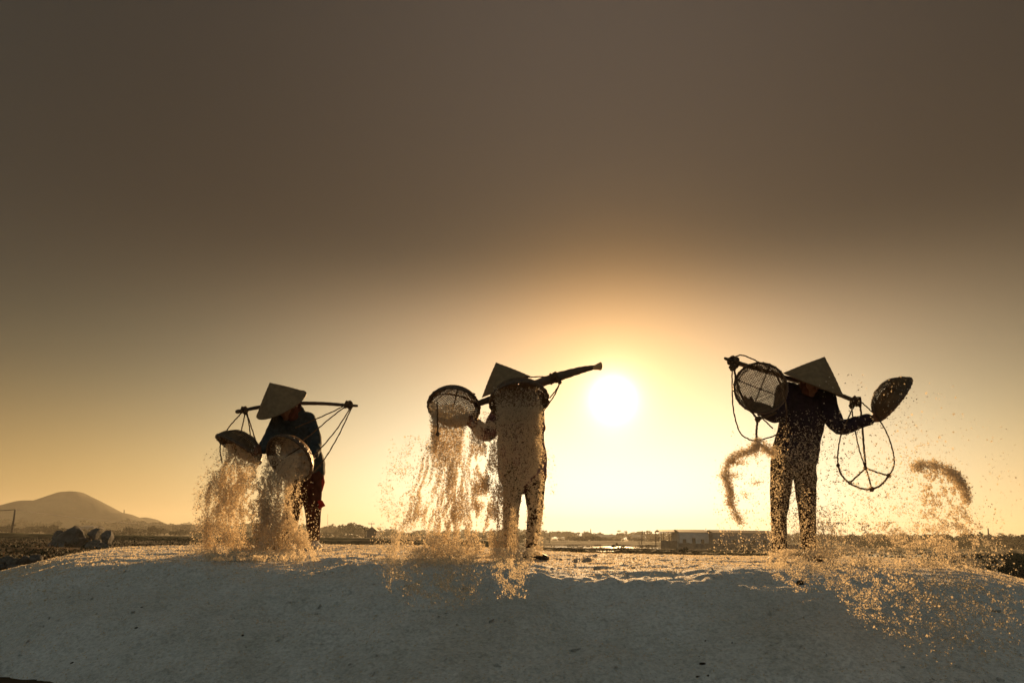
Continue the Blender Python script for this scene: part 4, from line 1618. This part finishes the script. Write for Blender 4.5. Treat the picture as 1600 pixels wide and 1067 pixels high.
# ------------------------------------------------------------------ shoulder poles
def pole(name, pts, rad, label, knots=(), tip=None, sect=None):
    pts = [V3(p) for p in pts]
    e = empty(name, pts[len(pts) // 2], label, 'carrying pole')
    mb = MB()
    c = curve(pts, 8)
    rr = lerp_list(rad, len(c))
    rr = [(a_ * (1 + 0.05 * math.sin(i * 2.1)), b_ * (1 + 0.05 * math.sin(i * 1.7 + 1))) for i, (a_, b_) in enumerate(rr)]
    mb.tube(c, rr, 12, up=sect)
    mb.build('shaft', M['bamboo'], e, True)
    for (p, d, r_) in knots:
        kb = MB()
        p, d = V3(p), V3(d).normalized()
        o_ = d.orthogonal().normalized()
        q_ = d.cross(o_)
        for k in range(4):
            cc = p + d * (k - 1.5) * r_ * 0.55
            ring = [cc + (o_ * math.cos(2 * math.pi * j / 14) + q_ * math.sin(2 * math.pi * j / 14)) * r_ * (1 + 0.12 * math.sin(k * 2 + j)) + d * 0.3 * r_ * math.sin(2 * math.pi * j / 14 + k) for j in range(15)]
            kb.tube(ring, r_ * 0.36, 6, round_caps=False)
        kb.build('lashing', M['rope'], e, True)
    if tip:
        tb = MB()
        tb.tube(tip[0], tip[1], 12, up=sect)
        tb.build('end_cap', M['sunlit_tip'], e, True)
    return e


pole('shoulder_pole', [P(371, 643, 6.30), P(384, 640.5, 6.36), P(400, 637, 6.42), P(440, 631, 6.56), P(470, 630, 6.66), P(505, 630.5, 6.62), P(535, 632.5, 6.50), P(558, 634, 6.42)],
     [0.020, 0.015, 0.018, 0.019, 0.019, 0.017, 0.016, 0.012], 'thin dark pole lying level across the neck of the bent worker',
     [(P(381, 640.5, 6.35), V3((1, 0.2, 0.1)), 0.026), (P(544, 632, 6.46), V3((1, -0.2, 0)), 0.028)])
for (px, row, Y, dz) in ((543, 628.5, 6.46, .03), (381.5, 637, 6.34, .02)):
    pass
pole('shoulder_pole', [P(742, 633, 5.66), P(757, 627, 5.78), P(790, 617, 6.02), P(830, 603, 6.20), P(868, 590, 6.10), P(905, 579, 5.95), P(930, 573.5, 5.84)],
     [(0.024, 0.012), (0.028, 0.013), (0.036, 0.014), (0.042, 0.014), (0.046, 0.014), (0.034, 0.012), (0.020, 0.011)], 'broad flat pole rising to the right over the shoulder of the middle worker',
     [(P(866, 590.5, 6.10), V3((1, -0.3, 0.3)), 0.038)], ([P(929, 574.5, 5.845), P(933, 573, 5.83), P(938.5, 572, 5.80)], [(0.021, 0.014), (0.028, 0.015), (0.038, 0.016)]), (0, 0, 1))
pole('shoulder_pole', [P(1133, 560, 5.55), P(1146, 565, 5.62), P(1165, 571, 5.72), P(1200, 581, 5.92), P(1240, 594, 6.18), P(1280, 605, 6.24), P(1310, 616, 6.10), P(1330, 624, 5.98), P(1341, 629, 5.92)],
     [0.012, 0.022, 0.020, 0.020, 0.022, 0.022, 0.020, 0.020, 0.016], 'dark pole sloping down to the right behind the neck of the right worker',
     [(P(1147, 565, 5.62), V3((0.9, 0.3, -0.3)), 0.034), (P(1338, 627, 5.93), V3((0.9, -0.3, -0.3)), 0.034)])


# ------------------------------------------------------------------ rope slings
def sling(label, ropes, hubs=(), r=0.0058):
    first = V3(ropes[0][0])
    e = empty('rope_sling', first, label, 'rope sling', 'rope slings hanging from the poles')
    for pts in ropes:
        rr = r
        if isinstance(pts[-1], float):
            rr = pts[-1]
            pts = pts[:-1]
        c = curve(pts, 9)
        c = [p + V3((0.0014 * math.sin(i * 1.9), 0.001 * math.cos(i * 2.3), 0.0014 * math.cos(i * 1.1))) for i, p in enumerate(c)]
        mb = MB()
        mb.tube(c, [rr * (1 + 0.14 * math.sin(i * 2.6)) for i in range(len(c))], 7)
        mb.build('rope', M['rope'], e, True)
    for h_ in hubs:
        h_, k_ = (h_[0], h_[1]) if isinstance(h_, tuple) else (h_, 1.0)
        mb = MB()
        for k in range(3):
            a_ = k * 2.1
            d_ = V3((math.cos(a_), 0.3 * math.sin(a_ * 2), math.sin(a_))) * 0.009 * k_
            mb.tube([h_ - d_, h_ + d_], 0.0085 * k_, 8)
        mb.build('knot', M['rope'], e, True)
    return e


def bp(key, ang, rr=1.0, z=0.0):
    """a point on the rim of a basket"""
    return B[key][1] @ V3((RB * rr * math.cos(ang), RB * rr * math.sin(ang), z))


sling('sling of ropes hanging from the left end of the bent worker pole',
      [[P(379, 643, 6.33), P(372, 651, 6.30), P(358, 667, 6.24), P(346, 688, 6.14), P(344, 705, 6.10), P(347, 723, 6.08)],
       [P(383, 645, 6.34), P(380, 660, 6.34), P(375, 681, 6.34)],
       [P(385, 645, 6.34), P(389, 662, 6.32), P(392, 688, 6.26)],
       [P(386, 646, 6.34), P(393, 668, 6.30), P(403, 699, 6.22)]],
      [(P(383.5, 645, 6.34), 1.3)])
sling('sling of four ropes pulled tight from the right end of the bent worker pole',
      [[P(541, 632, 6.44), P(520, 643, 6.40), P(488, 657, 6.26), P(462, 668, 6.20)],
       [P(545, 631, 6.44), P(520, 650, 6.36), P(490, 675, 6.22), P(473, 688, 6.12)],
       [P(547, 638, 6.44), P(525, 672, 6.30), P(497, 705, 6.16), P(487, 714, 6.10)],
       [P(548, 640, 6.44), P(528, 682, 6.26), P(505, 720, 6.08), P(486, 740, 6.00), P(472, 748, 6.0), P(455, 752, 6.04)],
       [P(468, 700, 6.02), P(445, 715, 5.98), P(430, 729, 5.97)]],
      [(P(547, 636, 6.44), 1.5), P(430, 730, 5.97)])
sling('short rope sling hanging inside the left basket of the middle worker',
      [[P(742, 616, 5.74), P(720, 607, 5.60), P(695, 607, 5.52)], [P(683, 628, 5.50), P(683.5, 650, 5.49), P(684, 681, 5.50)]],
      [P(684, 678, 5.50)])
sling('rope sling tied to the raised end of the middle worker pole',
      [[P(866, 588, 6.08), P(850, 588.5, 5.98), P(820, 589.5, 5.80), P(800, 592, 5.70)],
       [P(875, 594, 6.08), P(872, 604, 6.04), P(862, 618, 5.94), P(847, 633, 5.84)],
       [P(876, 596, 6.08), P(866, 618, 6.0), P(848, 644, 5.86)],
       [P(846, 632, 5.80), P(826, 650, 5.58), P(808, 672, 5.50)]],
      [(P(874.5, 597, 6.08), 1.2)])
sling('rope sling with hub swinging below the left basket of the right worker',
      [[P(1144, 568, 5.60), P(1144, 600, 5.56), P(1146, 640, 5.52), P(1156, 675, 5.50), P(1171, 687, 5.50)],
       [P(1147, 575, 5.60), P(1152, 600, 5.56), P(1166, 632, 5.52), P(1183, 654, 5.50), 0.009],
       [P(1150, 557, 5.58), P(1160, 555, 5.58), P(1180, 563, 5.58), P(1203, 576, 5.56), P(1218, 595, 5.52), P(1227, 625, 5.50), P(1229, 655, 5.50), P(1225, 675, 5.52)],
       [P(1184, 655, 5.50), P(1182, 672, 5.49), P(1182, 687, 5.50), 0.009],
       [P(1184, 655, 5.50), P(1198, 651, 5.52), P(1212, 645, 5.56), 0.009],
       [P(1184, 648, 5.50), P(1195, 657, 5.52), P(1207, 669, 5.56)],
       [P(1171, 687, 5.50), P(1182, 688, 5.50), P(1200, 684, 5.54), P(1225, 675, 5.52)]],
      [(P(1184, 655, 5.50), 1.5), (P(1145, 574, 5.60), 2.0), P(1182, 687, 5.50)])
sling('empty rope sling with hoop and three spokes under the arm of the right worker',
      [[P(1334, 634, 5.90), P(1326, 652, 5.84), P(1314, 680, 5.78), P(1309, 710, 5.74), P(1309.5, 727, 5.72)],
       [P(1330, 632, 5.92), P(1334, 660, 5.90), P(1342, 700, 5.86), P(1352, 731, 5.84)],
       [P(1344, 632, 5.90), P(1347, 660, 5.90), P(1350, 700, 5.87), P(1353, 731, 5.84), 0.0085],
       [P(1347, 629, 5.90), P(1360, 641, 5.80), P(1374, 656, 5.74), P(1388, 682, 5.70), P(1396.5, 712, 5.70), P(1396, 730, 5.70), P(1389, 743, 5.70)],
       [P(1309.5, 727, 5.72), P(1315, 742, 5.66), P(1328, 755, 5.62), P(1346, 763, 5.60), P(1362, 764, 5.60), P(1377, 757, 5.63), P(1389, 743, 5.70), 0.008],
       [P(1353, 731, 5.84), P(1340, 743, 5.74), P(1328, 754, 5.62), 0.007],
       [P(1353, 731, 5.84), P(1358, 748, 5.72), P(1362, 764, 5.60), 0.007],
       [P(1353, 731, 5.84), P(1371, 738, 5.78), P(1389, 743, 5.70), 0.0075]],
      [(P(1352, 731, 5.84), 1.1), P(1328, 754, 5.62), (P(1362, 764, 5.60), 1.3), (P(1389, 743, 5.70), 1.2), (P(1331, 634, 5.91), 1.6), P(1309.5, 727, 5.72)])


# ------------------------------------------------------------------ salt in the air
GR = np.random.default_rng(99)


def rays_np(px, py):
    R = np.array(RM)
    d = np.stack([(px - W0 / 2) / F0, -(py - H0 / 2) / F0, -np.ones_like(px)], -1)
    return d @ R.T


def P_np(px, py, Y):
    d = rays_np(px, py)
    return d * (Y / d[:, 1])[:, None] + np.array([0, 0, CAMZ])


def grains_mesh(name, pos, size):
    n = len(pos)
    tet = np.array([[-1, 0, 0], [1, 0, 0], [0.15, 0.95, 0.45], [-0.15, -0.95, 0.45]], dtype=float) * 0.95
    q = GR.normal(0, 1, (n, 4))
    q /= np.linalg.norm(q, axis=1)[:, None]
    w_, x, y, z = q.T
    R = np.stack([np.stack([1 - 2 * (y * y + z * z), 2 * (x * y - z * w_), 2 * (x * z + y * w_)], -1),
                  np.stack([2 * (x * y + z * w_), 1 - 2 * (x * x + z * z), 2 * (y * z - x * w_)], -1),
                  np.stack([2 * (x * z - y * w_), 2 * (y * z + x * w_), 1 - 2 * (x * x + y * y)], -1)], 1)
    sc = size[:, None, None] * GR.uniform(0.6, 1.4, (n, 1, 3)) * GR.uniform(0.8, 1.2, (n, 4, 1))
    V = np.einsum('nij,nkj->nki', R, tet[None] * sc) + pos[:, None, :]
    Fc = (np.array([[0, 1, 2], [1, 0, 3]])[None] + (np.arange(n) * 4)[:, None, None]).reshape(-1, 3)
    return mesh_np(name, V.reshape(-1, 3), Fc)


def band(n, rows, Y, dY, edge=3.0, clump=0.0, cs=(0.09, 0.03), pw=1.0, thr=0.0):
    """grains filling a falling column: rows = (row, left px, right px, weight, [Y])"""
    rows = np.array(rows, dtype=float)
    ys, xl, xr, wt_ = rows[:, 0], rows[:, 1], rows[:, 2], rows[:, 3]
    g = np.linspace(ys[0], ys[-1], 400)
    dens = np.interp(g, ys, wt_) * np.maximum(1, np.interp(g, ys, xr) - np.interp(g, ys, xl))
    cdf = np.cumsum(dens)
    cdf /= cdf[-1]
    out = []
    need = n
    it = 0
    while need > 0 and it < 12:
        m_ = int(need * 2.2) + 100
        py = np.interp(GR.random(m_), cdf, g)
        l, r_ = np.interp(py, ys, xl), np.interp(py, ys, xr)
        px = l + (r_ - l) * GR.random(m_) + GR.normal(0, edge, m_)
        if clump > 0:
            u = (px - l) / np.maximum(r_ - l, 1) * float(np.mean(xr - xl)) + 0.6 * vn2(py * 0.06, px * 0.02 + 5) * 12
            v = fbm2(u * cs[0] + ys[0], py * cs[1], 3)
            keep = GR.random(m_) < np.clip((v - thr) * clump * 3 + 0.5, 0.02, 1)
            px, py = px[keep], py[keep]
        out.append(np.stack([px, py], -1)[:need])
        need -= len(out[-1])
        it += 1
    o = np.concatenate(out)
    Yv = Y + GR.normal(0, dY, len(o))
    return P_np(o[:, 0], o[:, 1], Yv)


def blob(n, cx, cy, sx, sy, Y, dY, rot=0.0):
    a = GR.normal(0, 1, (n, 2)) * (sx, sy)
    c_, s_ = math.cos(rot), math.sin(rot)
    return P_np(cx + a[:, 0] * c_ - a[:, 1] * s_, cy + a[:, 0] * s_ + a[:, 1] * c_, Y + GR.normal(0, dY, n))


def trail(n, pts, wd, Y, dY, clump=2.0):
    """grains thrown along a bent path of the photograph"""
    pts = np.array(pts, dtype=float)
    t = GR.random(n) * (len(pts) - 1)
    if clump:
        k = vn2(t * 4.0, t * 0 + 3.3) + 0.5
        t = t[GR.random(n) < np.clip(k * clump - 0.3, 0, 1)]
    i = np.minimum(t.astype(int), len(pts) - 2)
    f = (t - i)[:, None]
    p = pts[i] * (1 - f) + pts[i + 1] * f
    p = p + GR.normal(0, wd, p.shape)
    return P_np(p[:, 0], p[:, 1], Y + GR.normal(0, dY, len(p)))


def sizes(n, lo=0.0028, hi=0.0085):
    return lo + (hi - lo) * GR.random(n) ** 2.6


def salt_cloud(name, parts, label, lo=0.0028, hi=0.0085):
    pos = np.concatenate(parts)
    # nothing below the surface of the heap
    cam0 = np.array([0, 0, CAMZ])
    for it in range(45):                                   # what would be inside the heap lands nearer, on its surface
        lift = GR.uniform(0.0, 0.05, len(pos)) if it == 0 else lift
        bad = pos[:, 2] < mound_z(pos[:, 0], pos[:, 1]) + lift
        if not bad.any():
            break
        pos[bad] = cam0 + (pos[bad] - cam0) * 0.98
    pos = pos[pos[:, 2] > mound_z(pos[:, 0], pos[:, 1]) - 0.004]
    me = grains_mesh(name, pos, sizes(len(pos), lo, hi) * np.clip(pos[:, 1] / 5.2, 0.5, 1.0))
    o = link(name, me, M['grain'])
    tag(o, label, 'salt', kind='stuff')
    return o


def in_bowl(key, n, rmax=0.9, lift=0.02):
    a = GR.uniform(0, 2 * math.pi, n)
    r = RB * rmax * np.sqrt(GR.random(n))
    z = bowl(r) + lift * GR.random(n) + 0.004
    L = np.stack([r * np.cos(a), r * np.sin(a), z, np.ones(n)], -1)
    return (L @ np.array(B[key][1]).T)[:, :3]


def basket_salt(key, label, rmax, h, off):
    """what is still in a tipped basket: a lumpy load lying against the weave"""
    n = 46
    V, Fc = [], []
    M4 = B[key][1]
    dn = M4.to_3x3().inverted() @ V3((0, 0, -1))
    dn = V3((dn.x, dn.y, 0)).normalized()
    off = (dn.x * off, dn.y * off)
    for side in (0, 1):
        for i in range(n + 1):
            r = RB * rmax * i / n
            for k in range(60):
                a = 2 * math.pi * k / 60
                x_, y_ = r * math.cos(a) + off[0], r * math.sin(a) + off[1]
                rr = math.hypot(x_, y_)
                if rr > RB * 0.96:
                    x_, y_ = x_ * RB * 0.96 / rr, y_ * RB * 0.96 / rr
                    rr = RB * 0.96
                zb = float(bowl(rr)) + 0.004
                zt = zb + 0.002
                if side:
                    e_ = max(0.0, 1 - (i / n) ** 3)
                    nz = float(fbm2(np.array([x_ * 26 + 7]), np.array([y_ * 26]), 4)[0])
                    zt = zb + (h + nz * h * 0.9) * e_
                V.append(M4 @ V3((x_, y_, zt if side else zb)))
    ringn = (n + 1) * 60
    for side in (0, 1):
        for i in range(n):
            for k in range(60):
                a_, b_ = side * ringn + i * 60 + k, side * ringn + i * 60 + (k + 1) % 60
                q = (a_, b_, b_ + 60, a_ + 60)
                Fc.append(q if side else tuple(reversed(q)))
    for k in range(60):
        a_, b_ = n * 60 + k, n * 60 + (k + 1) % 60
        Fc.append((a_, b_, ringn + b_, ringn + a_))
    o = link('basket_salt', MB().add(V, Fc).mesh('basket_salt', False), M['load'])
    tag(o, label, 'salt')


basket_salt('1R', 'load of salt still in the big tipped basket of the bent worker', 0.80, 0.05, 0.045)
basket_salt('1L', 'load of salt still in the small left basket of the bent worker', 0.75, 0.05, 0.05)

# left worker, left basket
salt_cloud('falling_salt', [
    in_bowl('1L', 2600, 0.9, 0.03),
    band(17000, [(694, 350, 396, .7), (715, 352, 404, 1), (745, 344, 398, 1), (775, 338, 374, 1), (805, 336, 368, .6), (840, 334, 368, .2)], 6.15, 0.05, 2.5, 0.25, (0.25, 0.04)),
    band(15000, [(730, 342, 388, .2), (790, 338, 380, .8), (830, 334, 380, 1), (875, 326, 390, 1.3)], 6.02, 0.08, 3.5, 0.5, (0.20, 0.05)),
    band(6000, [(735, 330, 346, .4), (775, 322, 334, 1), (820, 319, 331, 1), (870, 318, 332, 1.1)], 6.05, 0.03, 2.0, 0.4),
    band(5200, [(700, 330, 360, .3), (770, 306, 350, .8), (830, 303, 345, 1), (866, 298, 345, 1.2)], 6.0, 0.10, 5, 0.6, (0.12, 0.08)),
], 'salt streaming from the left basket of the bent worker')
salt_cloud('falling_salt', [
    in_bowl('1R', 6500, 0.93, 0.03),
    band(17000, [(712, 420, 466, .8), (750, 408, 458, 1), (790, 405, 447, 1), (830, 404, 444, .6), (860, 402, 444, .2)], 5.98, 0.05, 3, 0.25, (0.25, 0.04)),
    band(20000, [(740, 432, 472, .3), (790, 425, 466, .8), (820, 420, 472, 1), (845, 408, 480, 1.3), (876, 393, 494, 1.5)], 5.93, 0.08, 4, 0.5, (0.20, 0.05)),
    band(9500, [(725, 383, 428, .8), (775, 370, 422, 1), (815, 370, 417, .8), (870, 360, 420, 1.1)], 6.05, 0.08, 4, 1.0, (0.14, 0.10)),
    band(900, [(745, 440, 485, .2), (800, 455, 496, .6), (866, 440, 505, 1.2)], 5.95, 0.10, 4, 0.5),
    band(6000, [(780, 395, 427, .5), (866, 383, 417, 1)], 6.0, 0.05, 3, 0.9),
], 'salt streaming from the right basket of the bent worker')
# middle worker
salt_cloud('falling_salt', [
    in_bowl('2L', 500, 0.9, 0.01),
    band(14000, [(632, 692, 722, .5), (645, 678, 732, 1), (680, 676, 724, 1), (705, 674, 722, .8), (730, 674, 720, .3)], 5.60, 0.04, 2.0),
    band(2600, [(630, 673, 684, 1), (690, 674, 686, 1), (708, 675, 682, .5)], 5.58, 0.02, 1.5),
    band(21000, [(690, 666, 728, .4), (740, 652, 730, .8), (790, 638, 732, 1), (840, 622, 738, 1.0), (880, 605, 735, 1)], 5.50, 0.10, 4, 0.7, (0.20, 0.03)),
    band(8500, [(715, 695, 722, .8), (770, 690, 720, 1), (810, 680, 718, .8), (870, 670, 715, .5)], 5.52, 0.05, 3, 0.7, (0.22, 0.035)),
    band(6500, [(836, 600, 742, .8), (862, 602, 747, 1.2), (880, 605, 747, .3)], 5.10, 0.20, 5, 0.8, (0.08, 0.08)),
    band(5200, [(872, 600, 745, .5), (895, 602, 747, 1), (920, 608, 745, .8), (950, 640, 735, .15)], 3.35, 0.25, 8, 0.6, (0.10, 0.10)),
    band(3000, [(680, 625, 680, .3), (760, 600, 670, .8), (860, 590, 650, 1)], 5.5, 0.12, 8, 0.7, (0.1, 0.1)),
], 'salt falling from the outstretched left basket of the middle worker')
salt_cloud('falling_salt', [
    band(21000, [(636, 780, 842, .9), (660, 777, 846, 1), (700, 777, 846, 1), (735, 778, 840, .9), (760, 780, 818, 1), (800, 784, 809, 1), (850, 785, 810, 1), (868, 783, 812, .9), (880, 786, 808, .3)], 5.50, 0.05, 1.5, 0.16, (0.22, 0.04)),
    band(5000, [(605, 772, 840, .2), (640, 776, 848, 1), (662, 776, 848, .8)], 5.50, 0.04, 1.5),
    band(5500, [(690, 838, 849, .5), (740, 826, 849, 1), (800, 824, 848, 1), (868, 820, 846, .9)], 5.60, 0.06, 2, 0.4, (0.3, 0.2)),
    band(15000, [(660, 735, 776, .8), (720, 733, 780, 1), (780, 733, 785, .9), (830, 735, 785, .8), (872, 728, 787, 1)], 5.58, 0.08, 4, 0.9, (0.16, 0.05)),
    blob(1500, 757, 757, 6, 7, 5.60, 0.025), blob(700, 750, 768, 9, 5, 5.60, 0.03), blob(700, 785, 768, 9, 6, 5.55, 0.03), blob(500, 745, 790, 6, 5, 5.6, 0.03), blob(460, 775, 800, 7, 5, 5.6, 0.03),
    band(900, [(640, 724, 770, 1), (690, 735, 770, 1)], 5.72, 0.08, 3, 0.6, (0.14, 0.1)),
    band(200, [(700, 846, 866, 1), (775, 848, 868, 1)], 5.6, 0.05, 3, 0.5),
    band(2600, [(856, 768, 837, 1), (885, 770, 826, .5)], 5.20, 0.15, 4, 0.6, (0.1, 0.1)),
    band(2400, [(872, 772, 830, .8), (905, 776, 820, 1), (935, 784, 814, .4)], 3.35, 0.2, 6, 0.5, (0.12, 0.12)),
], 'dense curtain of salt falling before the middle worker')
# right worker
salt_cloud('falling_salt', [
    trail(9000, [(1210, 712), (1196, 700), (1185, 690), (1180, 697), (1172, 705), (1160, 708), (1148, 712), (1138, 722), (1132, 738), (1135, 752), (1140, 766), (1142, 780), (1148, 800), (1158, 818)], 3.8, 5.45, 0.05, 3.0),
    blob(800, 1181, 700, 5, 9, 5.45, 0.03), blob(800, 1203, 703, 10, 5, 5.45, 0.03, 0.5), blob(520, 1150, 722, 9, 3, 5.45, 0.03), blob(480, 1138, 742, 10, 3, 5.45, 0.03), blob(640, 1140, 763, 4, 10, 5.45, 0.03),
    blob(320, 1140, 786, 4, 4, 5.45, 0.02), blob(160, 1166, 771, 4, 4, 5.45, 0.02), blob(180, 1182, 754, 5, 3, 5.45, 0.03), blob(140, 1150, 805, 4, 5, 5.45, 0.03),
    band(1200, [(665, 1150, 1200, .3), (740, 1120, 1200, 1), (830, 1115, 1200, .8), (860, 1110, 1200, .5)], 5.45, 0.10, 6, 0.6, (0.15, 0.15)),
    band(450, [(795, 1120, 1205, .6), (865, 1125, 1210, 1)], 5.5, 0.1, 4, 0.2),
], 'clumps of salt flung left of the right worker')
salt_cloud('falling_salt', [
    band(8500, [(640, 1215, 1295, .06), (680, 1208, 1290, .35), (715, 1203, 1280, .9), (750, 1203, 1278, 1), (820, 1203, 1278, 1), (870, 1203, 1285, 1.3)], 5.70, 0.08, 3, 0.25, (0.35, 0.3)),
    band(5500, [(858, 1200, 1305, 1), (888, 1200, 1315, .6)], 5.20, 0.16, 5, 0.6, (0.12, 0.12)),
    band(3600, [(872, 1200, 1310, 1), (900, 1212, 1315, 1), (925, 1235, 1325, .3)], 3.35, 0.2, 8, 0.5, (0.12, 0.12)),
    band(2600, [(790, 1275, 1315, .4), (868, 1270, 1320, 1)], 5.6, 0.1, 5, 0.5, (0.2, 0.2)),
], 'salt grains falling in front of the legs of the right worker', lo=0.0028, hi=0.0075)
salt_cloud('falling_salt', [
    band(5200, [(650, 1290, 1440, .2), (700, 1285, 1490, .7), (760, 1285, 1510, 1), (845, 1285, 1530, 1.2)], 5.35, 0.16, 8, 0.5, (0.15, 0.15)),
    trail(8000, [(1424, 731), (1440, 726), (1462, 727), (1482, 735), (1497, 748), (1508, 765), (1510, 785)], 4.4, 5.25, 0.06, 2.6),
    band(4600, [(735, 1440, 1500, 1), (765, 1440, 1512, 1), (800, 1440, 1515, .8), (835, 1440, 1525, .7)], 5.25, 0.07, 4, 1.5, (0.14, 0.14)),
    band(9000, [(815, 1285, 1540, .5), (850, 1285, 1550, 1), (885, 1290, 1560, .8)], 4.90, 0.22, 9, 0.8, (0.06, 0.06)),
    band(12500, [(862, 1320, 1560, .6), (890, 1300, 1575, 1), (930, 1315, 1590, 1), (965, 1345, 1600, .7), (1000, 1400, 1605, .35), (1045, 1440, 1620, .08)], 3.30, 0.28, 10, 0.5, (0.09, 0.09)),
    band(500, [(600, 1400, 1500, .2), (700, 1480, 1580, .7), (800, 1500, 1600, .8), (870, 1520, 1600, 1)], 5.2, 0.2, 12, 0.4),
    band(300, [(585, 1290, 1430, .5), (680, 1290, 1430, 1)], 5.4, 0.2, 8, 0.4),
], 'wide spray of salt flung to the right of the right worker', lo=0.003, hi=0.0095)

# loose grains lying on the sunny top of the heap
n = 110000
x = GR.uniform(-5.2, 5.4, n)
y = 4.6 + 3.0 * GR.random(n)
z = mound_z(x, y) + 0.001
keep = GR.random(n) < np.clip((y - 4.6) / 0.5, 0.15, 1)
pos = np.stack([x, y, z], -1)[keep]
o = link('loose_salt', grains_mesh('loose_salt', pos, sizes(len(pos), 0.003, 0.010)), M['grain'])
tag(o, 'loose salt crumbs glinting on the sunlit top of the heap', 'salt', kind='stuff')
n = 60000
x = GR.uniform(-5.6, 5.6, n)
y = 3.2 + 1.7 * GR.random(n)
pos = np.stack([x, y, mound_z(x, y) + 0.0005], -1)
o = link('loose_salt', grains_mesh('loose_salt', pos, sizes(len(pos), 0.0022, 0.0065)), M['grain'])
tag(o, 'loose salt crumbs on the shaded near face of the heap', 'salt', kind='stuff')

n = 1300
x = GR.uniform(-5.4, 5.4, n)
y = 3.1 + 3.6 * GR.random(n) ** 1.2
pos = np.stack([x, y, mound_z(x, y) + 0.002], -1)
o = link('salt_lumps', grains_mesh('salt_lumps', pos, sizes(n, 0.008, 0.026)), M['salt'])
tag(o, 'small caked lumps of salt scattered over the heap', 'salt', kind='stuff')

# ------------------------------------------------------------------ haze
mb = MB()
mb.box((0, 750, (-2.8 + 50) / 2), (4000, 2400, 50 + 2.8))
hz_m = bpy.data.materials.new('thin_haze')
hz_m.use_nodes = True
hz_m.node_tree.nodes.clear()
t = NT(hz_m.node_tree)
pv = t.n('ShaderNodeVolumePrincipled')
pv.inputs['Color'].default_value = (0.93, 0.88, 0.74, 1)
pv.inputs['Density'].default_value = 0.00042
pv.inputs['Anisotropy'].default_value = 0.3
om = t.n('ShaderNodeOutputMaterial')
hz_m.node_tree.links.new(pv.outputs[0], om.inputs['Volume'])
hz = mb.build('haze', hz_m)
tag(hz, 'thin warm haze over the plain', kind='stuff')
